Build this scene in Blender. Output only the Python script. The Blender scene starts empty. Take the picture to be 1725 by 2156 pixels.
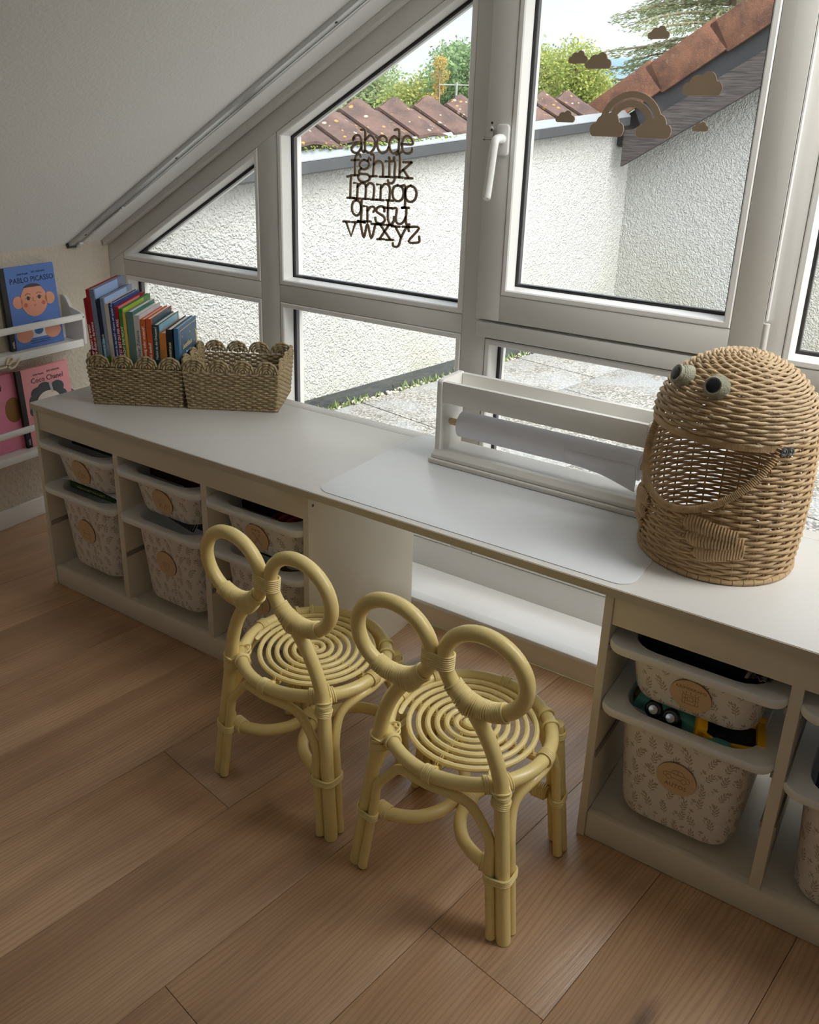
import bpy, bmesh, math, random
from mathutils import Vector, Matrix
import numpy as np
random.seed(7)
PI = math.pi
SC = bpy.context.scene
COL = SC.collection
def rad(a): return a*PI/180

# ------------------------------------------------------------------ camera
cam_d = bpy.data.cameras.new('camera'); cam = bpy.data.objects.new('camera', cam_d); COL.objects.link(cam)
cam_d.sensor_fit = 'HORIZONTAL'; cam_d.sensor_width = 36.0; cam_d.lens = 1813.28/1725*36.0
cam_d.shift_x = 0.01567; cam_d.shift_y = -0.09947; cam_d.clip_start = 0.05; cam_d.clip_end = 3000
cr = Vector((0.83210441, 0.55402877, 0.02558084)); cu = Vector((-0.21140738, 0.27419949, 0.93814794)); cf = Vector((-0.5127467, 0.78604501, -0.34528838))
cam.matrix_world = Matrix(((cr.x, cu.x, -cf.x, 2.09609), (cr.y, cu.y, -cf.y, -1.34508), (cr.z, cu.z, -cf.z, 1.35338), (0, 0, 0, 1)))
SC.camera = cam

# ------------------------------------------------------------------ world, sun, exposure
world = bpy.data.worlds.new('sky'); SC.world = world; world.use_nodes = True
wn = world.node_tree; wn.nodes.clear()
def wnode(t, **k):
    n = wn.nodes.new(t)
    for a, b in k.items(): setattr(n, a, b)
    return n
tc = wnode('ShaderNodeTexCoord'); sep = wnode('ShaderNodeSeparateXYZ'); wn.links.new(tc.outputs['Generated'], sep.inputs[0])
ramp = wnode('ShaderNodeValToRGB'); wn.links.new(sep.outputs['Z'], ramp.inputs[0])
e = ramp.color_ramp.elements
e[0].position = 0.0; e[0].color = (0.52, 0.635, 0.74, 1)
e[1].position = 1.0; e[1].color = (1.35, 1.5, 1.7, 1)   # overcast sky: zenith brighter than horizon
mp = wnode('ShaderNodeMapping'); mp.inputs['Scale'].default_value = (3.0, 3.0, 11.0); wn.links.new(tc.outputs['Generated'], mp.inputs[0])
nz = wnode('ShaderNodeTexNoise'); nz.inputs['Scale'].default_value = 1.3; nz.inputs['Detail'].default_value = 5; nz.inputs['Roughness'].default_value = 0.5
wn.links.new(mp.outputs[0], nz.inputs['Vector'])
r2 = wnode('ShaderNodeValToRGB'); r2.color_ramp.elements[0].position = 0.35; r2.color_ramp.elements[1].position = 0.62; wn.links.new(nz.outputs[0], r2.inputs[0])
mix = wnode('ShaderNodeMixRGB'); wn.links.new(r2.outputs[0], mix.inputs[0]); wn.links.new(ramp.outputs[0], mix.inputs[1]); mix.inputs[2].default_value = (0.69, 0.705, 0.72, 1)
bg = wnode('ShaderNodeBackground'); bg.inputs['Strength'].default_value = 1.0; wn.links.new(mix.outputs[0], bg.inputs[0])
wo = wnode('ShaderNodeOutputWorld'); wn.links.new(bg.outputs[0], wo.inputs[0])

sun_d = bpy.data.lights.new('hazy_sun', 'SUN'); sun_d.energy = 7.2; sun_d.angle = rad(80); sun_d.color = (1.0, 0.97, 0.92)
sun = bpy.data.objects.new('hazy_sun', sun_d); COL.objects.link(sun)
sun.rotation_euler = Vector((0.60, -0.14, 0.58)).to_track_quat('Z', 'Y').to_euler(); sun.location = (6, -4, 8)

vs = SC.view_settings; vs.view_transform = 'Standard'; vs.look = 'None'; vs.exposure = 0.88; vs.gamma = 1.0; vs.use_curve_mapping = False
SC.cycles.max_bounces = 8; SC.cycles.diffuse_bounces = 5; SC.cycles.glossy_bounces = 2; SC.cycles.transparent_max_bounces = 16; SC.cycles.transmission_bounces = 2

# ------------------------------------------------------------------ materials
MATS = {}
def nt(name):
    m = bpy.data.materials.new(name); m.use_nodes = True; MATS[name] = m
    t = m.node_tree; b = t.nodes['Principled BSDF']
    return m, t, b
def N(t, typ, inp=None, **k):
    n = t.nodes.new(typ)
    for a, v in k.items(): setattr(n, a, v)
    if inp:
        for a, v in inp.items():
            s = n.inputs[a]
            if hasattr(v, 'is_linked') or isinstance(v, bpy.types.NodeSocket): t.links.new(v, s)
            else: s.default_value = v
    return n
def mat(name, col, rough=0.5, var=0.0, vscale=20, bump=0.0, bscale=60, metal=0.0, spec=0.5, coat=0.0, sheen=0.0, stretch=(1, 1, 1), trans=0.0):
    """plain procedural material: colour with a little noise variation and fine relief"""
    m, t, b = nt(name)
    c = (*col, 1)
    b.inputs['Base Color'].default_value = c; b.inputs['Roughness'].default_value = rough; b.inputs['Metallic'].default_value = metal
    b.inputs['Specular IOR Level'].default_value = spec; b.inputs['Coat Weight'].default_value = coat
    b.inputs['Subsurface Weight'].default_value = 0
    if var or bump:
        g = N(t, 'ShaderNodeTexCoord'); mpn = N(t, 'ShaderNodeMapping', {0: g.outputs['Object']}); mpn.inputs['Scale'].default_value = stretch
    if var:
        n = N(t, 'ShaderNodeTexNoise', {'Vector': mpn.outputs[0], 'Scale': vscale, 'Detail': 4.0})
        mx = N(t, 'ShaderNodeMixRGB', {0: n.outputs[0], 1: (*[max(0, x*(1-var)) for x in col], 1), 2: (*[min(1, x*(1+var)) for x in col], 1)})
        t.links.new(mx.outputs[0], b.inputs['Base Color'])
    if bump:
        n2 = N(t, 'ShaderNodeTexNoise', {'Vector': mpn.outputs[0], 'Scale': bscale, 'Detail': 3.0})
        bp = N(t, 'ShaderNodeBump', {'Height': n2.outputs[0], 'Strength': bump, 'Distance': 0.01}); t.links.new(bp.outputs[0], b.inputs['Normal'])
    return m
def ranges(t, v, a, b_, c=0.0, d=1.0):
    return N(t, 'ShaderNodeMapRange', {0: v, 1: a, 2: b_, 3: c, 4: d}).outputs[0]

mat('frame_white', (0.70, 0.685, 0.655), 0.38, 0.03, 8, 0.03, 90)
mat('bead_white', (0.85, 0.84, 0.825), 0.3, 0.02, 8)
mat('paint_white', (0.80, 0.77, 0.72), 0.42, 0.03, 5, 0.02, 120)
mat('unit_paint', (0.76, 0.69, 0.575), 0.4, 0.03, 4, 0.02, 150)
mat('counter', (0.68, 0.66, 0.63), 0.36, 0.03, 3, 0.015, 200)
mat('counter_edge', (0.60, 0.54, 0.44), 0.45, 0.04, 6)
mat('sill_white', (0.86, 0.85, 0.84), 0.45, 0.04, 10, 0.04, 60)
mat('tan_board', (0.88, 0.79, 0.66), 0.5, 0.04, 6)
mat('gasket', (0.02, 0.02, 0.022), 0.6)
mat('spacer', (0.13, 0.13, 0.14), 0.35, metal=0.6)
mat('alu', (0.62, 0.63, 0.64), 0.35, metal=0.8)
mat('alu_dark', (0.05, 0.05, 0.055), 0.5)
mat('clear_plastic', (0.82, 0.83, 0.84), 0.2)
mat('steel', (0.6, 0.6, 0.6), 0.25, metal=1.0)
mat('dark_hole', (0.03, 0.028, 0.025), 0.8)
mat('handle_white', (0.86, 0.86, 0.855), 0.25)
mat('mat_plastic', (0.74, 0.755, 0.775), 0.32, 0.02, 30, 0.02, 300)
mat('paper', (0.86, 0.86, 0.93), 0.75)
mat('page_white', (0.85, 0.82, 0.75), 0.8, 0.06, 200, stretch=(1, 1, 6))
mat('dowel', (0.72, 0.53, 0.28), 0.5, 0.1, 40, stretch=(1, 6, 6))
mat('holder_white', (0.82, 0.80, 0.76), 0.35, 0.03, 30, 0.03, 60, stretch=(1, 8, 8))
mat('chair_yellow', (0.86, 0.69, 0.29), 0.33, 0.05, 30, 0.03, 120, coat=0.15)
mat('chair_cane', (0.88, 0.72, 0.33), 0.42, 0.09, 60, 0.06, 250)
mat('bin_plastic', (0.84, 0.83, 0.81), 0.35)
mat('bin_clear', (0.80, 0.81, 0.82), 0.25)
mat('seagrass', (0.40, 0.305, 0.17), 0.8, 0.42, 60, 0.5, 420)
mat('wicker', (0.52, 0.355, 0.19), 0.6, 0.36, 28, 0.2, 300)
mat('wicker_pale', (0.57, 0.42, 0.255), 0.6, 0.30, 28, 0.2, 300)
mat('eye_fibre', (0.36, 0.35, 0.26), 0.75, 0.35, 160, 0.3, 400)
mat('black_gloss', (0.012, 0.013, 0.02), 0.25)
mat('decor_wood', (0.26, 0.19, 0.125), 0.6, 0.08, 20, stretch=(1, 1, 6))
mat('decor_edge', (0.75, 0.60, 0.42), 0.6)
mat('ledge_white', (0.82, 0.805, 0.78), 0.45, 0.02, 20)
mat('script_wood', (0.80, 0.68, 0.50), 0.55, 0.06, 30)
mat('disc_wood', (0.70, 0.50, 0.295), 0.55, 0.10, 14, 0.02, 80, stretch=(1, 1, 9))
mat('engraving', (0.30, 0.16, 0.07), 0.7)
mat('curb_dark', (0.05, 0.055, 0.056), 0.85, 0.45, 9, 0.5, 30, stretch=(1, 1, 2))
mat('gutter_metal', (0.055, 0.058, 0.065), 0.5, 0.15, 6, metal=0.2)
mat('flashing', (0.22, 0.24, 0.26), 0.45, 0.15, 5, metal=0.3)
mat('fascia_dark', (0.035, 0.036, 0.042), 0.6, 0.2, 10)
mat('moss', (0.16, 0.21, 0.03), 0.9, 0.5, 60)
mat('plant_green', (0.11, 0.17, 0.035), 0.7, 0.4, 20)
mat('pebble', (0.55, 0.50, 0.42), 0.8, 0.35, 25)
mat('bark', (0.16, 0.12, 0.085), 0.9, 0.3, 6)
mat('hill_forest_haze', (0.115, 0.19, 0.24), 0.95, 0.30, 0.05)  # forest green shifted to blue: distance haze painted into the base colour
mat('field_green', (0.13, 0.19, 0.06), 0.95, 0.3, 0.2)
mat('antenna', (0.25, 0.25, 0.25), 0.5, metal=0.3)

def leafmat(name, col, col2):
    m, t, b = nt(name)
    oi = N(t, 'ShaderNodeNewGeometry')
    mx = N(t, 'ShaderNodeMixRGB', {0: oi.outputs['Random Per Island'], 1: (*col, 1), 2: (*col2, 1)})
    t.links.new(mx.outputs[0], b.inputs['Base Color']); b.inputs['Roughness'].default_value = 0.7
    tr = N(t, 'ShaderNodeBsdfTranslucent', {'Color': mx.outputs[0]})
    ms = N(t, 'ShaderNodeMixShader', {0: 0.4, 1: b.outputs[0], 2: tr.outputs[0]})
    t.links.new(ms.outputs[0], t.nodes['Material Output'].inputs[0]); return m
leafmat('leaf_yellowgreen', (0.36, 0.36, 0.09), (0.22, 0.29, 0.09))
leafmat('leaf_green', (0.12, 0.21, 0.09), (0.22, 0.31, 0.14))
leafmat('leaf_soft', (0.19, 0.27, 0.12), (0.32, 0.37, 0.17))
leafmat('leaf_red', (0.26, 0.05, 0.06), (0.38, 0.14, 0.12))
leafmat('leaf_cedar', (0.17, 0.21, 0.12), (0.36, 0.36, 0.22))
leafmat('leaf_brown', (0.46, 0.26, 0.09), (0.40, 0.33, 0.08))

def glass_mat():
    m, t, b = nt('glass')
    gm = N(t, 'ShaderNodeNewGeometry'); lw = N(t, 'ShaderNodeFresnel', {'IOR': ranges(t, gm.outputs['Backfacing'], 0, 1, 1.45, 1/1.45)})
    tr = N(t, 'ShaderNodeBsdfTransparent', {'Color': (0.985, 0.992, 0.99, 1)})
    gl = N(t, 'ShaderNodeBsdfGlossy', {'Color': (1, 1, 1, 1), 'Roughness': 0.0})
    ms = N(t, 'ShaderNodeMixShader', {0: lw.outputs[0], 1: tr.outputs[0], 2: gl.outputs[0]})
    t.links.new(ms.outputs[0], t.nodes['Material Output'].inputs[0])
glass_mat()

def wall_mats():
    # wood-chip papered beige wall
    m, t, b = nt('wall_beige'); g = N(t, 'ShaderNodeTexCoord')
    n = N(t, 'ShaderNodeTexNoise', {'Vector': g.outputs['Object'], 'Scale': 75.0, 'Detail': 3.0, 'Roughness': 0.55})
    n2 = N(t, 'ShaderNodeTexNoise', {'Vector': g.outputs['Object'], 'Scale': 3.0})
    mx = N(t, 'ShaderNodeMixRGB', {0: n2.outputs[0], 1: (0.60, 0.535, 0.44, 1), 2: (0.66, 0.59, 0.49, 1)})
    t.links.new(mx.outputs[0], b.inputs['Base Color']); b.inputs['Roughness'].default_value = 0.85
    bp = N(t, 'ShaderNodeBump', {'Height': ranges(t, n.outputs[0], 0.45, 0.7), 'Strength': 0.6, 'Distance': 0.004}); t.links.new(bp.outputs[0], b.inputs['Normal'])
    # painted ceiling with fine roller texture
    m, t, b = nt('ceiling_white'); g = N(t, 'ShaderNodeTexCoord')
    n = N(t, 'ShaderNodeTexNoise', {'Vector': g.outputs['Object'], 'Scale': 110.0, 'Detail': 2.0})
    b.inputs['Base Color'].default_value = (0.90, 0.90, 0.895, 1); b.inputs['Roughness'].default_value = 0.9
    bp = N(t, 'ShaderNodeBump', {'Height': n.outputs[0], 'Strength': 0.35, 'Distance': 0.003}); t.links.new(bp.outputs[0], b.inputs['Normal'])
    # coarse exterior render
    m, t, b = nt('render_plaster'); g = N(t, 'ShaderNodeTexCoord')
    wv = N(t, 'ShaderNodeTexNoise', {'Vector': g.outputs['Object'], 'Scale': 30.0, 'Detail': 2.0})
    mv = N(t, 'ShaderNodeMixRGB', {0: 0.09, 1: g.outputs['Object'], 2: wv.outputs['Color']})
    vo = N(t, 'ShaderNodeTexVoronoi', {'Vector': mv.outputs[0], 'Scale': 62.0}, feature='SMOOTH_F1'); vo.inputs['Smoothness'].default_value = 0.6
    n = N(t, 'ShaderNodeTexNoise', {'Vector': g.outputs['Object'], 'Scale': 120.0, 'Detail': 3.0})
    ad = N(t, 'ShaderNodeMath', {0: vo.outputs['Distance'], 1: n.outputs[0]}, operation='ADD')
    sp = N(t, 'ShaderNodeSeparateXYZ', {0: g.outputs['Object']})
    n3 = N(t, 'ShaderNodeTexNoise', {'Vector': g.outputs['Object'], 'Scale': 2.2, 'Detail': 3.0})
    # algae staining above the curb
    low = ranges(t, sp.outputs['Z'], 0.75, 0.15)
    st = N(t, 'ShaderNodeMath', {0: low, 1: ranges(t, n3.outputs[0], 0.42, 0.65)}, operation='MULTIPLY')
    st2 = N(t, 'ShaderNodeMath', {0: st.outputs[0], 1: 0.38}, operation='MULTIPLY')
    mx = N(t, 'ShaderNodeMixRGB', {0: st2.outputs[0], 1: (0.52, 0.52, 0.507, 1), 2: (0.36, 0.365, 0.19, 1)})
    t.links.new(mx.outputs[0], b.inputs['Base Color']); b.inputs['Roughness'].default_value = 0.95
    bp = N(t, 'ShaderNodeBump', {'Height': ad.outputs[0], 'Strength': 0.9, 'Distance': 0.012}); t.links.new(bp.outputs[0], b.inputs['Normal'])
    # exposed aggregate paving
    m, t, b = nt('aggregate'); g = N(t, 'ShaderNodeTexCoord'); oi = N(t, 'ShaderNodeObjectInfo')
    of = N(t, 'ShaderNodeVectorMath', {0: g.outputs['Object'], 1: oi.outputs['Location']}, operation='ADD')
    vo = N(t, 'ShaderNodeTexVoronoi', {'Vector': of.outputs[0], 'Scale': 125.0})
    rp = N(t, 'ShaderNodeValToRGB', {0: vo.outputs['Color']})
    el = rp.color_ramp.elements; el[0].position = 0.15; el[0].color = (0.10, 0.092, 0.08, 1); el[1].position = 0.8; el[1].color = (0.42, 0.395, 0.355, 1)
    el2 = el.new(0.5); el2.color = (0.26, 0.25, 0.235, 1)
    n = N(t, 'ShaderNodeTexNoise', {'Vector': of.outputs[0], 'Scale': 4.5, 'Detail': 4.0})
    mx = N(t, 'ShaderNodeMixRGB', {0: ranges(t, n.outputs[0], 0.42, 0.62), 1: rp.outputs[0], 2: (0.31, 0.32, 0.33, 1)})
    mz = N(t, 'ShaderNodeMixRGB', {0: 0.75, 1: rp.outputs[0], 2: mx.outputs[0]})
    t.links.new(mz.outputs[0], b.inputs['Base Color']); b.inputs['Roughness'].default_value = 0.75
    bp = N(t, 'ShaderNodeBump', {'Height': vo.outputs['Distance'], 'Strength': 0.6, 'Distance': 0.004}); t.links.new(bp.outputs[0], b.inputs['Normal'])
    # weathered clay tile with lichen
    for nm, c1, c2, lich in (('clay_tile', (0.048, 0.028, 0.025), (0.105, 0.058, 0.046), 1.0), ('verge_clay', (0.085, 0.038, 0.029), (0.20, 0.088, 0.052), 0.25)):
        m, t, b = nt(nm); g = N(t, 'ShaderNodeTexCoord'); oi = N(t, 'ShaderNodeObjectInfo')
        of = N(t, 'ShaderNodeVectorMath', {0: g.outputs['Object'], 1: N(t, 'ShaderNodeVectorMath', {0: oi.outputs['Random'], 1: (7, 9, 5)}, operation='MULTIPLY').outputs[0]}, operation='ADD')
        n = N(t, 'ShaderNodeTexNoise', {'Vector': of.outputs[0], 'Scale': 9.0, 'Detail': 6.0, 'Roughness': 0.6})
        n2 = N(t, 'ShaderNodeTexNoise', {'Vector': of.outputs[0], 'Scale': 140.0, 'Detail': 2.0})
        mx = N(t, 'ShaderNodeMixRGB', {0: ranges(t, n.outputs[0], 0.38, 0.62), 1: (*c1, 1), 2: (*c2, 1)})
        mx2 = N(t, 'ShaderNodeMixRGB', {0: ranges(t, n2.outputs[0], 0.5, 0.75, 0, 0.5), 1: mx.outputs[0], 2: (*[x*1.5 for x in c2], 1)})
        vo = N(t, 'ShaderNodeTexVoronoi', {'Vector': of.outputs[0], 'Scale': 34.0})
        nl = N(t, 'ShaderNodeTexNoise', {'Vector': of.outputs[0], 'Scale': 60.0})
        jd = N(t, 'ShaderNodeMath', {0: vo.outputs['Distance'], 1: N(t, 'ShaderNodeMath', {0: nl.outputs[0], 1: 0.25}, operation='MULTIPLY').outputs[0]}, operation='ADD')
        sc_ = N(t, 'ShaderNodeSeparateColor', {0: vo.outputs['Color']})
        thr = ranges(t, sc_.outputs[0], 0.35, 1.0, 0.05, 0.50)
        ls = N(t, 'ShaderNodeMath', {0: jd.outputs[0], 1: thr}, operation='LESS_THAN')
        ls2 = N(t, 'ShaderNodeMath', {0: ls.outputs[0], 1: lich}, operation='MULTIPLY')
        lc = N(t, 'ShaderNodeMixRGB', {0: N(t, 'ShaderNodeMath', {0: sc_.outputs[1], 1: 0.45}, operation='GREATER_THAN').outputs[0], 1: (0.27, 0.24, 0.19, 1), 2: (0.30, 0.155, 0.03, 1)})
        mx3 = N(t, 'ShaderNodeMixRGB', {0: ls2.outputs[0], 1: mx2.outputs[0], 2: lc.outputs[0]})
        t.links.new(mx3.outputs[0], b.inputs['Base Color']); b.inputs['Roughness'].default_value = 0.85
        bp = N(t, 'ShaderNodeBump', {'Height': n2.outputs[0], 'Strength': 0.5, 'Distance': 0.004}); t.links.new(bp.outputs[0], b.inputs['Normal'])
    # weathered timber
    m, t, b = nt('old_timber'); g = N(t, 'ShaderNodeTexCoord')
    mpn = N(t, 'ShaderNodeMapping', {0: g.outputs['Object']}); mpn.inputs['Rotation'].default_value = (0, rad(30), 0); mpn.inputs['Scale'].default_value = (1.5, 1, 22)
    n = N(t, 'ShaderNodeTexNoise', {'Vector': mpn.outputs[0], 'Scale': 6.0, 'Detail': 6.0, 'Roughness': 0.65})
    rp = N(t, 'ShaderNodeValToRGB', {0: n.outputs[0]}); el = rp.color_ramp.elements
    el[0].position = 0.35; el[0].color = (0.035, 0.03, 0.031, 1); el[1].position = 0.68; el[1].color = (0.12, 0.10, 0.095, 1)
    t.links.new(rp.outputs[0], b.inputs['Base Color']); b.inputs['Roughness'].default_value = 0.8
    bp = N(t, 'ShaderNodeBump', {'Height': n.outputs[0], 'Strength': 0.4, 'Distance': 0.006}); t.links.new(bp.outputs[0], b.inputs['Normal'])
    # oak plank
    m, t, b = nt('oak_plank'); g = N(t, 'ShaderNodeTexCoord'); oi = N(t, 'ShaderNodeObjectInfo')
    off = N(t, 'ShaderNodeVectorMath', {0: oi.outputs['Random'], 1: (31.0, 47.0, 13.0)}, operation='MULTIPLY')
    of = N(t, 'ShaderNodeVectorMath', {0: g.outputs['Object'], 1: off.outputs[0]}, operation='ADD')
    ws = N(t, 'ShaderNodeTexNoise', {'Vector': N(t, 'ShaderNodeMapping', {0: of.outputs[0], 'Scale': (5, 1.3, 1)}).outputs[0], 'Scale': 1.0, 'Detail': 2.0})
    wm = N(t, 'ShaderNodeMixRGB', {0: 0.075, 1: of.outputs[0], 2: ws.outputs['Color']}, blend_type='ADD')
    fine = N(t, 'ShaderNodeTexNoise', {'Vector': N(t, 'ShaderNodeMapping', {0: wm.outputs[0], 'Scale': (230, 7, 1)}).outputs[0], 'Scale': 1.0, 'Detail': 5.0, 'Roughness': 0.65})
    broad = N(t, 'ShaderNodeTexNoise', {'Vector': N(t, 'ShaderNodeMapping', {0: wm.outputs[0], 'Scale': (13, 1.1, 1)}).outputs[0], 'Scale': 1.0, 'Detail': 4.0, 'Roughness': 0.55})
    rings = N(t, 'ShaderNodeTexWave', {'Vector': N(t, 'ShaderNodeMapping', {0: wm.outputs[0], 'Scale': (34, 1.5, 1)}).outputs[0], 'Scale': 1.0, 'Distortion': 9.0, 'Detail': 3.0, 'Detail Scale': 1.0}, bands_direction='X')
    base = N(t, 'ShaderNodeValToRGB', {0: broad.outputs[0]}); el = base.color_ramp.elements
    el[0].position = 0.25; el[0].color = (0.36, 0.20, 0.105, 1); el[1].position = 0.75; el[1].color = (0.66, 0.41, 0.228, 1)
    em = el.new(0.5); em.color = (0.515, 0.305, 0.165, 1)
    per = N(t, 'ShaderNodeHueSaturation', {'Hue': 0.5, 'Saturation': 0.96, 'Value': ranges(t, oi.outputs['Random'], 0, 1, 0.9, 1.1), 'Color': base.outputs[0]})
    d1 = N(t, 'ShaderNodeMixRGB', {0: ranges(t, rings.outputs[0], 0.5, 1.0, 0, 0.34), 1: per.outputs[0], 2: (0.25, 0.14, 0.07, 1)})
    d2 = N(t, 'ShaderNodeMixRGB', {0: ranges(t, fine.outputs[0], 0.54, 0.74, 0, 0.5), 1: d1.outputs[0], 2: (0.22, 0.125, 0.065, 1)})
    kv = N(t, 'ShaderNodeTexVoronoi', {'Vector': N(t, 'ShaderNodeMapping', {0: wm.outputs[0], 'Scale': (6.0, 2.0, 1)}).outputs[0], 'Scale': 1.0})
    kn = N(t, 'ShaderNodeSeparateColor', {0: kv.outputs['Color']})
    ks = N(t, 'ShaderNodeMath', {0: ranges(t, kv.outputs['Distance'], 0.15, 0.035), 1: N(t, 'ShaderNodeMath', {0: kn.outputs[0], 1: 0.62}, operation='GREATER_THAN').outputs[0]}, operation='MULTIPLY')
    d3 = N(t, 'ShaderNodeMixRGB', {0: N(t, 'ShaderNodeMath', {0: ks.outputs[0], 1: 0.75}, operation='MULTIPLY').outputs[0], 1: d2.outputs[0], 2: (0.085, 0.05, 0.03, 1)})
    t.links.new(d3.outputs[0], b.inputs['Base Color']); b.inputs['Roughness'].default_value = 0.36; b.inputs['Specular IOR Level'].default_value = 0.95
    hb = N(t, 'ShaderNodeMath', {0: fine.outputs[0], 1: N(t, 'ShaderNodeMath', {0: rings.outputs[0], 1: 0.15}, operation='MULTIPLY').outputs[0]}, operation='ADD')
    bp = N(t, 'ShaderNodeBump', {'Height': hb.outputs[0], 'Strength': 0.35, 'Distance': 0.0018}, invert=True); t.links.new(bp.outputs[0], b.inputs['Normal'])
wall_mats()

def sprig_mat():
    """small botanical print on a pale ground, flat print on UV in metres"""
    m, t, b = nt('sprig_print'); g = N(t, 'ShaderNodeTexCoord')
    acc = None
    for layer, (off, seedrot, leaves) in enumerate(((0.0, 0.0, 0), (0.43, 0.9, 1))):
        co = N(t, 'ShaderNodeMapping', {0: g.outputs['UV'], 'Location': (off, off*1.7, 0), 'Scale': (30, 27, 1)})
        vo = N(t, 'ShaderNodeTexVoronoi', {'Vector': co.outputs[0], 'Scale': 1.0, 'Randomness': 0.55}, voronoi_dimensions='2D')
        loc = N(t, 'ShaderNodeVectorMath', {0: co.outputs[0], 1: vo.outputs['Position']}, operation='SUBTRACT')
        sc_ = N(t, 'ShaderNodeSeparateColor', {0: vo.outputs['Color']})
        ro = N(t, 'ShaderNodeVectorRotate', {'Vector': loc.outputs[0], 'Angle': ranges(t, sc_.outputs[0], 0, 1, -0.75+seedrot*0.3, 0.75)}, rotation_type='Z_AXIS')
        p = ro.outputs[0]
        if leaves == 0:
            el = [(0, -0.06, 0, 0.016, 0.38), (0.12, 0.0, -0.75, 0.045, 0.135), (-0.12, 0.06, 0.75, 0.045, 0.135), (0.10, 0.19, -0.55, 0.045, 0.125), (-0.10, 0.25, 0.55, 0.045, 0.125), (0.0, 0.37, 0, 0.045, 0.115), (0.12, -0.19, -0.85, 0.040, 0.115), (-0.12, -0.13, 0.85, 0.040, 0.115)]
        else:
            el = [(0, -0.06, 0.15, 0.012, 0.18), (0.09, 0.12, -0.95, 0.042, 0.095), (-0.07, 0.14, 0.9, 0.042, 0.095), (0.02, 0.17, 0, 0.042, 0.095), (-0.08, -0.06, 1.0, 0.026, 0.08)]
        for (x, y, r, a, c) in el:
            mq = N(t, 'ShaderNodeMapping', {0: p, 'Location': (x, y, 0), 'Rotation': (0, 0, r), 'Scale': (a, c, 1)}, vector_type='TEXTURE')
            ln = N(t, 'ShaderNodeVectorMath', {0: mq.outputs[0]}, operation='LENGTH')
            lt = N(t, 'ShaderNodeMath', {0: ln.outputs['Value'], 1: 1.0}, operation='LESS_THAN')
            acc = lt.outputs[0] if acc is None else N(t, 'ShaderNodeMath', {0: acc, 1: lt.outputs[0]}, operation='MAXIMUM').outputs[0]
    mx = N(t, 'ShaderNodeMixRGB', {0: N(t, 'ShaderNodeMath', {0: acc, 1: 0.85}, operation='MULTIPLY').outputs[0], 1: (0.83, 0.79, 0.745, 1), 2: (0.40, 0.325, 0.25, 1)})
    t.links.new(mx.outputs[0], b.inputs['Base Color']); b.inputs['Roughness'].default_value = 0.45
sprig_mat()
_cc = {}
def cmat(col, rough=0.45):
    k = (tuple(round(c, 3) for c in col), rough)
    if k not in _cc: _cc[k] = mat('cover_%d' % len(_cc), col, rough, 0.04, 30)
    return _cc[k]
def srgb(r, g, b_):
    f = lambda c: (c/255/12.92 if c/255 <= 0.04045 else ((c/255+0.055)/1.055)**2.4)
    return (f(r), f(g), f(b_))

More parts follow.
